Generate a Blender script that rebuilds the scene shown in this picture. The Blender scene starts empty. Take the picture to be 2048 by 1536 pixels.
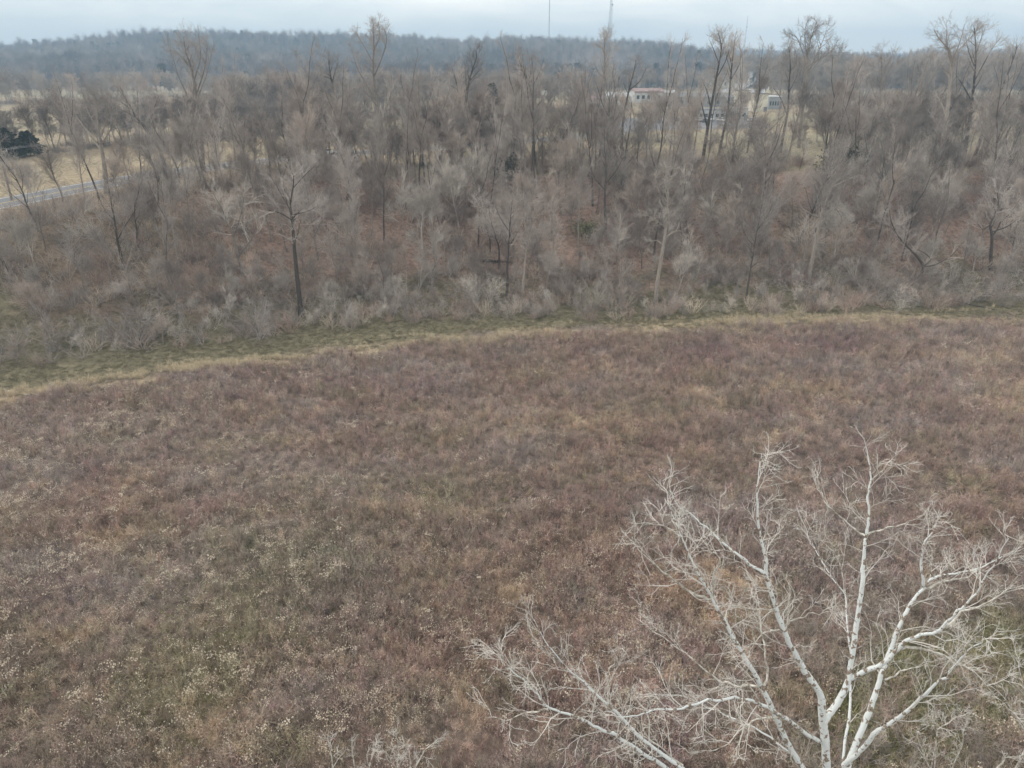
import bpy, math, random
import numpy as np
from mathutils import Vector

# ------------------------------------------------------------------ camera
CAM_H, PITCH, FPX = 35.0, math.radians(24.2), 1422.0      # pixels of the 2048 x 1536 photograph
S = bpy.context.scene
COL = S.collection
cam_data = bpy.data.cameras.new('camera')
cam_data.sensor_width = 36.0
cam_data.lens = 36.0 * FPX / 2048.0
cam_data.clip_start = 0.1
cam_data.clip_end = 20000
cam = bpy.data.objects.new('camera', cam_data)
COL.objects.link(cam)
cam.location = (0, 0, CAM_H)
cam.rotation_euler = (math.pi / 2 - PITCH, 0, 0)
S.camera = cam

# ------------------------------------------------------------------ sky, sun, exposure
SUN_EL, SUN_AZ = math.radians(38), math.radians(-62)       # azimuth from +Y (view direction), negative = left
w = bpy.data.worlds.new('World')
S.world = w
w.use_nodes = True
nt = w.node_tree
nt.nodes.clear()
wo = nt.nodes.new('ShaderNodeOutputWorld')
bg = nt.nodes.new('ShaderNodeBackground')
bg.inputs['Strength'].default_value = 0.122
sky = nt.nodes.new('ShaderNodeTexSky')
sky.sky_type = 'NISHITA'
sky.sun_disc = False
sky.sun_elevation = SUN_EL
sky.sun_rotation = SUN_AZ
sky.air_density = 1.0
sky.dust_density = 1.5
tc = nt.nodes.new('ShaderNodeTexCoord')
mp = nt.nodes.new('ShaderNodeMapping')
mp.inputs['Scale'].default_value = (1.6, 1.6, 7.0)
nz = nt.nodes.new('ShaderNodeTexNoise')
nz.inputs['Scale'].default_value = 2.2
nz.inputs['Detail'].default_value = 6
nz.inputs['Roughness'].default_value = 0.55
nz.inputs['Distortion'].default_value = 0.6
cr = nt.nodes.new('ShaderNodeValToRGB')
cr.color_ramp.elements[0].position = 0.36
cr.color_ramp.elements[0].color = (7.5, 7.9, 7.8, 1)
cr.color_ramp.elements[1].position = 0.64
cr.color_ramp.elements[1].color = (11.4, 10.9, 10.1, 1)
mx = nt.nodes.new('ShaderNodeMix')
mx.data_type = 'RGBA'
mx.inputs['Factor'].default_value = 0.88
L = nt.links.new
L(tc.outputs['Generated'], mp.inputs['Vector'])
L(mp.outputs['Vector'], nz.inputs['Vector'])
L(nz.outputs['Fac'], cr.inputs['Fac'])
L(sky.outputs['Color'], mx.inputs['A'])
L(cr.outputs['Color'], mx.inputs['B'])
L(mx.outputs['Result'], bg.inputs['Color'])
L(bg.outputs['Background'], wo.inputs['Surface'])

sun_data = bpy.data.lights.new('sun', 'SUN')
sun_data.energy = 1.5
sun_data.angle = math.radians(12)
sun_data.color = (1.0, 0.95, 0.88)
sun = bpy.data.objects.new('sun', sun_data)
COL.objects.link(sun)
sdir = Vector((math.sin(SUN_AZ) * math.cos(SUN_EL), math.cos(SUN_AZ) * math.cos(SUN_EL), math.sin(SUN_EL)))
sun.rotation_euler = sdir.to_track_quat('Z', 'Y').to_euler()

S.view_settings.view_transform = 'Standard'
S.view_settings.look = 'None'
S.view_settings.exposure = 0.32
S.view_settings.gamma = 1.0
S.view_settings.use_curve_mapping = False
S.render.engine = 'CYCLES'
S.cycles.use_denoising = True
S.cycles.max_bounces = 5
S.cycles.diffuse_bounces = 2
S.cycles.glossy_bounces = 1
S.cycles.transmission_bounces = 2
S.cycles.volume_bounces = 0
S.cycles.caustics_reflective = False
S.cycles.caustics_refractive = False

# ------------------------------------------------------------------ helpers
rng = np.random.default_rng(7)
CP, SP = math.cos(PITCH), math.sin(PITCH)


def lin(r, g, b):
    return tuple(((c / 255) / 12.92 if c / 255 < 0.04045 else (((c / 255) + 0.055) / 1.055) ** 2.4) for c in (r, g, b))


def ray(u, v):
    a, b = (u - 1024) / FPX, -(v - 768) / FPX
    d = np.array([a, CP + b * SP, -SP + b * CP])
    return d / d[1]                                         # y component is 1


def at_y(u, v, y):
    d = ray(u, v)
    return np.array([d[0] * y, y, CAM_H + d[2] * y])


def at_z(u, v, z):
    d = ray(u, v)
    y = (z - CAM_H) / d[2]
    return np.array([d[0] * y, y, z])


def hash2(ix, iy, seed):
    n = (ix * 374761393 + iy * 668265263 + seed * 1442695041) & 0x7fffffff
    n = ((n ^ (n >> 13)) * 1274126177) & 0x7fffffff
    return ((n ^ (n >> 16)) & 0xffff) / 65535.0


def vnoise(x, y, seed=0):
    x = np.asarray(x, float); y = np.asarray(y, float)
    ix = np.floor(x).astype(np.int64); iy = np.floor(y).astype(np.int64)
    fx = x - ix; fy = y - iy
    fx = fx * fx * (3 - 2 * fx); fy = fy * fy * (3 - 2 * fy)
    a = hash2(ix, iy, seed); b = hash2(ix + 1, iy, seed)
    c = hash2(ix, iy + 1, seed); d = hash2(ix + 1, iy + 1, seed)
    return (a * (1 - fx) + b * fx) * (1 - fy) + (c * (1 - fx) + d * fx) * fy


def fbm(x, y, seed=0, octs=4):
    t = 0; amp = 0.5; tot = 0
    for k in range(octs):
        t = t + amp * vnoise(np.asarray(x) * 2 ** k + 17.3 * k, np.asarray(y) * 2 ** k - 9.1 * k, seed + k)
        tot += amp; amp *= 0.5
    return t / tot


def sstep(t):
    t = np.clip(t, 0, 1)
    return t * t * (3 - 2 * t)


# ------------------------------------------------------------------ the lie of the land
edge_pts = np.array([at_z(u, v, 0)[:2] for u, v in
                     ((0, 795), (300, 755), (600, 716), (900, 683), (1200, 664), (1500, 653), (1800, 645), (2048, 639))])
base_pts = np.array([at_z(u, v, 0)[:2] for u, v in
                     ((0, 705), (300, 672), (600, 628), (900, 608), (1200, 606), (1500, 600), (1800, 588), (2048, 586))])
ZT = 14.0


def edge_y(x):
    return np.interp(x, edge_pts[:, 0], edge_pts[:, 1]) + np.where(x < edge_pts[0, 0], (x - edge_pts[0, 0]) * .35, 0)


def base_y(x):
    return np.interp(x, base_pts[:, 0], base_pts[:, 1]) + np.where(x < base_pts[0, 0], (x - base_pts[0, 0]) * .35, 0)


# crest of the wooded ridge: skyline pixels (tree tops) carried to the ridge line 1500 m away, minus the trees on it
RIDGE_Y, RIDGE2_Y, TREE_FAR = 1500.0, 2600.0, 17.0
rid = []
for u, v in ((-500, 120), (-200, 108), (0, 97), (100, 88), (200, 82), (290, 70), (400, 65), (520, 66), (640, 68), (760, 66), (850, 74),
             (930, 82), (1010, 75), (1090, 74), (1180, 82), (1260, 80), (1330, 90), (1390, 106), (1450, 128), (1520, 150), (1650, 165), (2600, 170)):
    p = at_y(u, v, RIDGE_Y)
    rid.append((p[0], p[2] - TREE_FAR))
rid = np.array(rid)
rid2 = []
for u, v in ((1100, 150), (1350, 125), (1430, 104), (1500, 100), (1560, 108), (1650, 108), (1740, 112), (1830, 106), (1870, 100), (1905, 112), (1960, 125), (2048, 128), (2500, 132)):
    p = at_y(u, v, RIDGE2_Y)
    rid2.append((p[0], p[2] - TREE_FAR))
rid2 = np.array(rid2)


def height(x, y):
    x = np.asarray(x, float); y = np.asarray(y, float)
    s = y - base_y(x)
    t = np.clip((s + 3) / np.interp(x, [-70, -25], [28., 45.]), 0, 1)
    bank = ZT * (0.35 * t + 0.65 * t * t * (3 - 2 * t))
    und = (fbm(x / 23, y / 23, 3, 3) - .5) * .8
    rough = (fbm(x / 9, y / 9, 13, 3) - .5) * 1.6 * np.exp(-((t - .5) / .3) ** 2)
    flat = np.exp(-np.maximum(s - np.interp(x, [-70, -25], [16., 36.]), 0) / 3.0)
    z = bank + und * flat + rough
    h1 = np.interp(x, rid[:, 0], rid[:, 1])
    k1 = sstep((y - 760 + (fbm(x / 300, y / 300, 31, 2) - .5) * 260) / (RIDGE_Y - 760))
    back = 1 - 0.5 * sstep((y - RIDGE_Y - 60) / 700)
    z = z + np.maximum(h1 - ZT, 0) * k1 * back * np.where(y > 700, 1, 0)
    h2 = np.interp(x, rid2[:, 0], rid2[:, 1])
    k2 = sstep((y - 1150) / (RIDGE2_Y - 1150)) * (1 - 0.5 * sstep((y - RIDGE2_Y - 100) / 900))
    z2 = ZT + np.maximum(h2 - ZT, 0) * k2
    z = np.where((x > 200) & (y > 700), np.maximum(z, z2), z)
    return z


def ground(u, v):
    """first point of the land hit by the ray of a pixel"""
    d = ray(u, v)
    ys = np.concatenate([np.arange(15, 300, .5), np.arange(300, 1000, 2), np.arange(1000, 6000, 8)])
    zz = CAM_H + d[2] * ys
    g = height(d[0] * ys, ys)
    hit = np.nonzero(zz <= g)[0]
    i = hit[0] if len(hit) else len(ys) - 1
    y = ys[i]
    return np.array([d[0] * y, y, g[i]])


def hz(x, y):
    return float(height(np.array([x]), np.array([y]))[0])


# ------------------------------------------------------------------ materials
def mat(name, col, rough=.85, var=0.25, scale=3.0, spec=.2, obj_var=0.0, tint=False, bump=0.0, col2=None, stretch=None):
    m = bpy.data.materials.new(name)
    m.use_nodes = True
    n = m.node_tree.nodes; l = m.node_tree.links.new
    b = n['Principled BSDF']
    b.inputs['Roughness'].default_value = rough
    b.inputs['Specular IOR Level'].default_value = spec
    t = n.new('ShaderNodeTexCoord')
    vec = t.outputs['Object']
    if stretch:
        mpp = n.new('ShaderNodeMapping'); mpp.inputs['Scale'].default_value = stretch
        l(vec, mpp.inputs['Vector']); vec = mpp.outputs['Vector']
    z = n.new('ShaderNodeTexNoise')
    z.inputs['Scale'].default_value = scale
    z.inputs['Detail'].default_value = 5
    l(vec, z.inputs['Vector'])
    ramp = n.new('ShaderNodeValToRGB')
    ramp.color_ramp.elements[0].position = .3
    ramp.color_ramp.elements[1].position = .7
    c2 = col2 or tuple(min(1, c * (1 + var)) for c in col)
    ramp.color_ramp.elements[0].color = (*[c * (1 - var) for c in col], 1)
    ramp.color_ramp.elements[1].color = (*c2, 1)
    l(z.outputs['Fac'], ramp.inputs['Fac'])
    out = ramp.outputs['Color']
    if obj_var:
        oi = n.new('ShaderNodeObjectInfo')
        mr = n.new('ShaderNodeMapRange')
        mr.inputs['To Min'].default_value = 1 - obj_var
        mr.inputs['To Max'].default_value = 1 + obj_var
        l(oi.outputs['Random'], mr.inputs['Value'])
        mm = n.new('ShaderNodeVectorMath'); mm.operation = 'SCALE'
        l(out, mm.inputs[0]); l(mr.outputs['Result'], mm.inputs['Scale'])
        out = mm.outputs['Vector']
    if tint:
        at = n.new('ShaderNodeAttribute'); at.attribute_type = 'INSTANCER'; at.attribute_name = 'tint'
        mm = n.new('ShaderNodeVectorMath'); mm.operation = 'MULTIPLY'
        l(out, mm.inputs[0]); l(at.outputs['Vector'], mm.inputs[1])
        out = mm.outputs['Vector']
    l(out, b.inputs['Base Color'])
    if bump:
        bp = n.new('ShaderNodeBump'); bp.inputs['Strength'].default_value = bump; bp.inputs['Distance'].default_value = .05
        l(z.outputs['Fac'], bp.inputs['Height']); l(bp.outputs['Normal'], b.inputs['Normal'])
    return m


M = {}
M['bark'] = mat('bark_grey_brown', lin(140, 131, 122), obj_var=.38, scale=2.5, bump=.5, stretch=(3, 3, .6))
M['bark_dark'] = mat('bark_dark', lin(86, 79, 73), obj_var=.2, scale=2.5, bump=.5, stretch=(3, 3, .6))
M['bark_pale'] = mat('bark_pale', lin(190, 183, 174), obj_var=.18, scale=2.0, bump=.4, stretch=(3, 3, .6))
M['twig'] = mat('twig_grey_brown', lin(164, 155, 148), obj_var=.36, scale=.6)
M['twig_red'] = mat('twig_reddish', lin(160, 148, 139), obj_var=.36, scale=.6)
M['twig_pale'] = mat('twig_pale_grey', lin(186, 178, 169), obj_var=.25, scale=.6)
M['evergreen'] = mat('evergreen_needles', lin(52, 60, 46), obj_var=.2, scale=.8)
M['vine'] = mat('vine_leaves', lin(84, 84, 72), obj_var=.2, scale=.8)


# ------------------------------------------------------------------ mesh building
def link_mesh(name, verts, faces, material, parent=None, smooth=False):
    me = bpy.data.meshes.new(name)
    me.from_pydata(verts, [], faces)
    if material is not None:
        me.materials.append(material)
    if smooth:
        me.shade_smooth()
    o = bpy.data.objects.new(name, me)
    COL.objects.link(o)
    if parent is not None:
        o.parent = parent
    return o


def empty(name, loc=(0, 0, 0), rz=0.0, scale=1.0):
    o = bpy.data.objects.new(name, None)
    COL.objects.link(o)
    o.location = [float(c) for c in loc]
    o.rotation_euler = (0, 0, rz)
    o.scale = (scale,) * 3
    o.empty_display_size = .3
    return o


def tag(o, label=None, cat=None, group=None, kind=None):
    if label: o['label'] = label
    if cat: o['category'] = cat
    if group: o['group'] = group
    if kind: o['kind'] = kind
    return o


def copy_tree(src):
    r = src.copy(); COL.objects.link(r)
    for ch in src.children:
        c = ch.copy(); COL.objects.link(c); c.parent = r
    return r


class MB:
    """collects tubes, cones and boxes into one mesh"""
    def __init__(self):
        self.v, self.f, self.n = [], [], 0
        self.cones = []

    def add(self, v, f):
        self.v.append(np.asarray(v, float)); self.f += [tuple(i + self.n for i in q) for q in f]; self.n += len(v)

    def tube(self, pts, rad, k=5, tip=False):
        pts = np.asarray(pts, float); n = len(pts)
        t = np.gradient(pts, axis=0)
        t /= np.linalg.norm(t, axis=1)[:, None] + 1e-9
        ref = np.array([1., 0, 0]) if abs(t[0][0]) < .8 else np.array([0, 1., 0])
        a = np.cross(t, ref); a /= np.linalg.norm(a, axis=1)[:, None] + 1e-9
        b = np.cross(t, a)
        ang = np.arange(k) * 2 * math.pi / k
        ring = (pts[:, None, :] + np.asarray(rad)[:, None, None] * (np.cos(ang)[None, :, None] * a[:, None, :] + np.sin(ang)[None, :, None] * b[:, None, :]))
        f = []
        for i in range(n - 1):
            for j in range(k):
                j2 = (j + 1) % k
                f.append((i * k + j, i * k + j2, (i + 1) * k + j2, (i + 1) * k + j))
        f.append(tuple(range((n - 1) * k, n * k)))
        self.add(ring.reshape(-1, 3), f)

    def cone(self, p, q, r):
        self.cones.append((*p, *q, r))

    def box(self, c, s, rz=0.0):
        c = np.array(c, float); hx, hy, hz_ = s[0] / 2, s[1] / 2, s[2] / 2
        v = np.array([(x, y, z) for z in (-hz_, hz_) for x, y in ((-hx, -hy), (hx, -hy), (hx, hy), (-hx, hy))])
        cz, sz = math.cos(rz), math.sin(rz)
        v = np.stack([v[:, 0] * cz - v[:, 1] * sz, v[:, 0] * sz + v[:, 1] * cz, v[:, 2]], 1) + c
        self.add(v, [(3, 2, 1, 0), (4, 5, 6, 7), (0, 1, 5, 4), (1, 2, 6, 5), (2, 3, 7, 6), (3, 0, 4, 7)])

    def arrays(self):
        V = list(self.v); F = list(self.f)
        if self.cones:
            c = np.array(self.cones); p, q, r = c[:, :3], c[:, 3:6], c[:, 6]
            t = q - p; t /= np.linalg.norm(t, axis=1)[:, None] + 1e-9
            ref = np.where(np.abs(t[:, :1]) < .8, np.array([[1., 0, 0]]), np.array([[0, 1., 0]]))
            a = np.cross(t, ref); a /= np.linalg.norm(a, axis=1)[:, None] + 1e-9
            b = np.cross(t, a)
            ring = [p + r[:, None] * (math.cos(g) * a + math.sin(g) * b) for g in (0, 2.094, 4.189)]
            vv = np.stack(ring + [q], 1).reshape(-1, 3)
            i0 = self.n + 4 * np.arange(len(c))
            V.append(vv)
            for tri in ((0, 1, 3), (1, 2, 3), (2, 0, 3)):
                F += list(zip((i0 + tri[0]).tolist(), (i0 + tri[1]).tolist(), (i0 + tri[2]).tolist()))
        return np.concatenate(V), F

    def build(self, name, material, parent=None, smooth=False):
        v, f = self.arrays()
        return link_mesh(name, v.tolist(), f, material, parent, smooth)


def nrm(v):
    return v / (np.linalg.norm(v) + 1e-9)


def poly(R, p, d, Lg, n, wander, up):
    pts = [np.array(p, float)]
    d = nrm(np.array(d, float))
    for i in range(n):
        d = nrm(d + R.normal(0, wander, 3) + np.array([0, 0, up]))
        pts.append(pts[-1] + d * Lg / n)
    return np.array(pts)


def along(pts, t):
    k = t * (len(pts) - 1); i = min(int(k), len(pts) - 2); f = k - i
    return pts[i] * (1 - f) + pts[i + 1] * f, nrm(pts[i + 1] - pts[i])


def side_dir(R, d, ang):
    r = R.normal(0, 1, 3); r = nrm(r - d * np.dot(r, d))
    return nrm(d * math.cos(ang) + r * math.sin(ang))


def sprout(R, mb_limb, mb_twig, pts, r0, P, level):
    """grow branches of the next level on a limb"""
    Lg = np.linalg.norm(np.diff(pts, axis=0), axis=1).sum()
    cnt = P['n'][level]
    if P.get('per_m') and level == 0:
        cnt = max(3, int(Lg * P['per_m']))
    t0 = P['t0'][level]
    for i in range(cnt):
        t = t0 + (1 - t0) * (i + R.uniform(0, 1)) / cnt
        p, d = along(pts, min(t, .995))
        ln = P['len'][level] * ((1.25 - .95 * t) if level == 0 else (1.15 - .6 * t)) * R.uniform(.6, 1.25)
        if P.get('rel') and level == 0:
            ln = min(ln, Lg * P['rel'] * (1.2 - .6 * t) * R.uniform(.7, 1.2))
        nd = side_dir(R, d, R.uniform(*P['ang'][level]))
        nd = nrm(nd + np.array([0, 0, P['up']]))
        if level == len(P['n']) - 1:                     # twigs: bent pair of slim cones
            q = p + nd * ln
            mb_twig.cone(p, q, P['tw'])
            if P.get('fork'):
                m = p + nd * ln * R.uniform(.35, .6)
                mb_twig.cone(m, m + side_dir(R, nd, .6) * ln * .5, P['tw'] * .7)
        else:
            seg = 4 if level == 0 else 3
            bp = poly(R, p, nd, ln, seg, P['wander'], P['up'] * .5)
            rr = max(P['tw'] * 1.2, min(r0 * .5, ln * P['thick']))
            rad = np.linspace(rr, P['tw'] * .6, seg + 1)
            mb_twig.tube(bp, rad, P.get('sides', 3) if level == 0 else 3)
            sprout(R, mb_limb, mb_twig, bp, rr, P, level + 1)


def make_tree(name, seed, H, r0, clear, nl, limb_len, limb_ang, P, bark, twig, lean=(0, 0), forks=0, wander=.06, limb_up=.06):
    """a bare tree: Empty > trunk (with its limbs), crown (branches and twigs)"""
    R = np.random.default_rng(seed)
    root = empty(name)
    mt, mc = MB(), MB()
    d0 = np.array([lean[0], lean[1], 1.0])
    limbs = []
    tp = poly(R, (0, 0, -.4), d0, H * (.62 if forks else .92), 9, wander, .06)
    rad = r0 * (1 - .72 * np.linspace(0, 1, 10) ** 1.1); rad[0] *= 1.35
    mt.tube(tp, rad, 6)
    limbs.append((tp, r0 * .4, .55))
    for k in range(forks):
        p, d = along(tp, R.uniform(.72, 1))
        fd = side_dir(R, d, R.uniform(.25, .6)); fd[2] = abs(fd[2])
        fp = poly(R, p, fd, H * R.uniform(.36, .48), 6, .1, .14)
        mt.tube(fp, np.linspace(r0 * .45, r0 * .1, 7), 5)
        limbs.append((fp, r0 * .3, .2))
    for k in range(nl):
        t = clear + (1 - clear) * (k + R.uniform(0, .8)) / nl
        p, d = along(tp, min(t, .98))
        ld = side_dir(R, d, R.uniform(*limb_ang))
        lp = poly(R, p, ld, limb_len * H * (1.1 - .75 * (t - clear) / (1 - clear + 1e-6)) * R.uniform(.75, 1.2), 6, .12, limb_up)
        rr = r0 * R.uniform(.22, .38) * (1.15 - .6 * t)
        mt.tube(lp, np.linspace(rr, max(.015, rr * .2), 7), 5)
        limbs.append((lp, rr, .25))
    for lp, rr, t0 in limbs:
        Q = dict(P); Q['t0'] = [t0] + list(P['t0'][1:])
        sprout(R, mt, mc, lp, rr, Q, 0)
    mt.build('trunk', bark, root)
    mc.build('crown', twig, root)
    return root


# ------------------------------------------------------------------ the ground sheet
ROAD_Z = ZT + .04


def lines(a, spec):
    out = [a]
    for end, step in spec:
        k = max(1, int(round((end - out[-1]) / step)))
        out += list(np.linspace(out[-1], end, k + 1)[1:])
    return np.array(out)


gx = np.concatenate([-lines(0, ((120, 1.6), (260, 4), (700, 14), (1600, 40), (3600, 200)))[::-1][:-1], lines(0, ((120, 1.6), (260, 4), (700, 14), (1600, 40), (3600, 200)))])
gy = lines(-300, ((10, 15), (180, 1.5), (300, 5), (760, 14), (1800, 26), (2900, 60), (3700, 200)))
GX, GY = np.meshgrid(gx, gy)
GZ = height(GX, GY)

# patches of differing growth in the meadow: pixel, radius across / along (m), kind
PATCH = []
for u, v, rx, ry, kind, k in ((500, 1230, 6, 7, 'green', .8), (330, 1370, 5, 5, 'green', .9), (640, 1100, 8, 5, 'green', .6), (860, 1000, 8, 4, 'green', .5), (450, 1080, 3, 2, 'green', .6),
                              (1900, 1380, 5, 3, 'green', 2.6), (1760, 1460, 5, 3, 'green', 2.2), (2020, 1290, 6, 3, 'green', 1.8), (1600, 1500, 4, 3, 'green', .5), (20, 1080, 3, 3, 'green', .5), (1180, 950, 5, 4, 'green', .25),
                              (230, 1075, 3.2, 1.2, 'tan', 1), (1010, 1170, 1.2, 2, 'tan', .9), (1470, 1160, 2.4, 1.6, 'tan', 1), (1470, 1240, 2.2, 1.3, 'tan', .9), (150, 1270, 2, 1.4, 'tan', .8), (1050, 850, 7, 2.5, 'tan', .4), (1390, 780, 3.5, 1.6, 'tan', .8), (1220, 845, 4, 1.8, 'tan', .5), (1540, 885, 2, 1.2, 'tan', .8), (1960, 720, 5, 3, 'tan', .5), (2030, 800, 5, 5, 'tan', .5), (420, 1440, 2.5, 2, 'tan', .6),
                              (1660, 690, 6.5, 3.6, 'purple', 1.2), (1430, 705, 7, 3.0, 'purple', .9), (1200, 690, 7, 2.5, 'purple', .5), (860, 780, 8, 4, 'purple', .5), (1780, 900, 5, 2.6, 'purple', .9), (1150, 990, 7, 3, 'purple', .5), (560, 760, 6, 2, 'purple', .7), (260, 790, 5, 2, 'purple', .6), (1900, 830, 6, 3, 'purple', .5), (700, 1220, 4, 4, 'purple', .4),
                              (1050, 1100, 8, 7, 'red', .7), (900, 1280, 6, 5, 'red', .8), (1280, 900, 9, 6, 'red', .6), (1000, 800, 12, 5, 'red', .5), (1150, 1300, 5, 4, 'red', .6),
                              (300, 1160, 7, 4, 'grey', .8), (650, 1180, 5, 4, 'grey', .7), (150, 870, 12, 5, 'grey', .6), (560, 960, 8, 4, 'grey', .5), (1640, 1080, 6, 5, 'grey', .7)):
    p = at_z(u, v, 0.0)
    PATCH.append((p[0], p[1], rx, ry, kind, k))


def patch(kind, x, y):
    t = 0; boost = .5 if kind == 'green' else 1
    wx = x + (fbm(x / 2.5, y / 2.5, 91, 3) - .5) * 5
    wy = y + (fbm(x / 2.5, y / 2.5, 95, 3) - .5) * 5
    for px, py, rx, ry, kd, k in PATCH:
        if kd == kind:
            t = t + boost * k * np.exp(-((wx - px) / rx) ** 2 - ((wy - py) / ry) ** 2)
    return t


FIELD = {'brown': lin(116, 103, 95), 'red': lin(121, 103, 92), 'grey': lin(122, 113, 108), 'purple': lin(109, 91, 89),
         'tan': lin(158, 139, 116), 'green': lin(106, 104, 78), 'olive': lin(114, 104, 86)}
FIELD = {k: np.array(v) for k, v in FIELD.items()}


def field_col(x, y):
    x = np.asarray(x, float); y = np.asarray(y, float)
    c = np.broadcast_to(FIELD['brown'], x.shape + (3,)).copy()

    def over(cc, k):
        nonlocal c
        k = np.clip(k, 0, 1)[..., None]
        c = c * (1 - k) + FIELD[cc] * k
    n1 = fbm(x / 9, y / 7, 41, 4); n2 = fbm(x / 6, y / 4, 47, 4); n3 = fbm(x / 3.0, y / 2.2, 53, 3)
    over('red', sstep((n1 - .48) / .2) * .8)
    over('grey', sstep((n2 - .54) / .18) * .8)
    over('olive', sstep((.43 - n2) / .15) * .8 * np.where(y < 80, 1, .6))
    over('purple', sstep((n3 - .60) / .15) * .6)
    over('tan', sstep((.34 - n3) / .12) * .5)
    for kd in ('red', 'grey', 'purple', 'green', 'tan'):
        over(kd, patch(kd, x, y) * (.6 + .7 * n3))
    c = c * .72 + FIELD['brown'] * .28
    c *= (.72 + .56 * fbm(x / 1.4, y / 1.4, 61, 2))[..., None]
    return c


def ground_col(x, y):
    e, b = edge_y(x), base_y(x)
    wob = (fbm(x / 5, y / 3, 71, 3) - .5)
    s_e, s_b = y - e + wob * 7, y - b + wob * 9
    fc = field_col(x, y) * .85
    tan = np.array(lin(156, 141, 117)); grn = np.array(lin(113, 106, 86)); leaf = np.array(lin(132, 108, 97)); leaf2 = np.array(lin(152, 132, 118))
    grass = np.array(lin(148, 137, 112)); beige = np.array(lin(154, 137, 116)); wood = np.array(lin(96, 90, 84)); pasture = np.array(lin(142, 133, 110))

    def mixc(a, bb, k):
        k = np.clip(k, 0, 1)[..., None]
        return a * (1 - k) + bb * k
    n = fbm(x / 6, y / 6, 77, 4)
    c = mixc(fc, np.broadcast_to(tan, fc.shape), sstep((s_e + 2) / 2.0) * (.1 + .9 * sstep((fbm(x / 7, y / 2.5, 79, 3) - .5) / .1)))
    c = mixc(c, np.broadcast_to(grn, fc.shape), sstep((s_e - 1.5) / 2.5))
    lf = leaf * (1 - n[..., None]) + leaf2 * n[..., None]
    c = mixc(c, lf, sstep((s_b - 2 + (n - .5) * 22) / 9) * np.interp(x, [-75, -40], [.45, 1]))
    g2 = sstep((fbm(x / 14, y / 10, 83, 3) - .57) / .1) * .55
    c = mixc(c, np.broadcast_to(grn, fc.shape), g2 * sstep((y - b) / 6) * sstep((b + 40 - y) / 10))
    top = sstep((y - b - 40) / 8)
    fld = beige * (1 - n[..., None]) + grass * n[..., None]
    k2 = fbm(x / 60, y / 40, 87, 3)
    fld = mixc(fld, np.broadcast_to(pasture, fc.shape), sstep((k2 - .5) / .12))
    c = mixc(c, fld, top)
    c = mixc(c, np.broadcast_to(wood, fc.shape), sstep((y - 700 + (k2 - .5) * 200) / 60))
    back = sstep((10 - y) / 8)
    c = mixc(c, np.broadcast_to(FIELD['olive'], fc.shape), back)
    return c


CL = ground_col(GX, GY)
# the clearing on the ridge and the hay field under the white shed
clear_c = ground(300, 176)
shed_p = ground(1150, 160)
for cx, cy, rx, ry, cc in ((clear_c[0], clear_c[1], 95, 45, lin(150, 135, 120)), (shed_p[0] + 10, shed_p[1] - 70, 90, 75, lin(150, 148, 118))):
    k = np.clip(1.6 * np.exp(-((GX - cx) / rx) ** 4 - ((GY - cy) / ry) ** 4), 0, 1)[..., None]
    CL = CL * (1 - k) + np.array(cc) * k
ny, nx = GX.shape
idx = np.arange(ny * nx).reshape(ny, nx)
q = np.stack([idx[:-1, :-1], idx[:-1, 1:], idx[1:, 1:], idx[1:, :-1]], -1).reshape(-1, 4)
me = bpy.data.meshes.new('ground')
me.from_pydata(np.stack([GX, GY, GZ], -1).reshape(-1, 3).tolist(), [], q.tolist())
ca = me.color_attributes.new('soil', 'FLOAT_COLOR', 'POINT')
ca.data.foreach_set('color', np.concatenate([CL.reshape(-1, 3), np.ones((ny * nx, 1))], 1).astype(np.float32).ravel())
me.shade_smooth()
gm = bpy.data.materials.new('ground_soil_and_litter')
gm.use_nodes = True
n = gm.node_tree.nodes; l = gm.node_tree.links.new
b = n['Principled BSDF']; b.inputs['Roughness'].default_value = .95; b.inputs['Specular IOR Level'].default_value = .1
at = n.new('ShaderNodeAttribute'); at.attribute_name = 'soil'
t = n.new('ShaderNodeTexCoord')
z1 = n.new('ShaderNodeTexNoise'); z1.inputs['Scale'].default_value = 1.3; z1.inputs['Detail'].default_value = 8; z1.inputs['Roughness'].default_value = .75
z2 = n.new('ShaderNodeTexNoise'); z2.inputs['Scale'].default_value = .06; z2.inputs['Detail'].default_value = 8; z2.inputs['Roughness'].default_value = .7
mr1 = n.new('ShaderNodeMapRange'); mr1.inputs['From Min'].default_value = .3; mr1.inputs['From Max'].default_value = .7; mr1.inputs['To Min'].default_value = .35; mr1.inputs['To Max'].default_value = 1.6
mr2 = n.new('ShaderNodeMapRange'); mr2.inputs['From Min'].default_value = .3; mr2.inputs['From Max'].default_value = .7; mr2.inputs['To Min'].default_value = .82; mr2.inputs['To Max'].default_value = 1.18
l(t.outputs['Object'], z1.inputs['Vector']); l(t.outputs['Object'], z2.inputs['Vector'])
l(z1.outputs['Fac'], mr1.inputs['Value']); l(z2.outputs['Fac'], mr2.inputs['Value'])
mu = n.new('ShaderNodeMath'); mu.operation = 'MULTIPLY'
l(mr1.outputs['Result'], mu.inputs[0]); l(mr2.outputs['Result'], mu.inputs[1])
vm = n.new('ShaderNodeVectorMath'); vm.operation = 'SCALE'
l(at.outputs['Color'], vm.inputs[0]); l(mu.outputs['Value'], vm.inputs['Scale'])
l(vm.outputs['Vector'], b.inputs['Base Color'])
bp = n.new('ShaderNodeBump'); bp.inputs['Strength'].default_value = .7; bp.inputs['Distance'].default_value = .15
l(z1.outputs['Fac'], bp.inputs['Height']); l(bp.outputs['Normal'], b.inputs['Normal'])
me.materials.append(gm)
go = bpy.data.objects.new('ground', me)
COL.objects.link(go)
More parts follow.
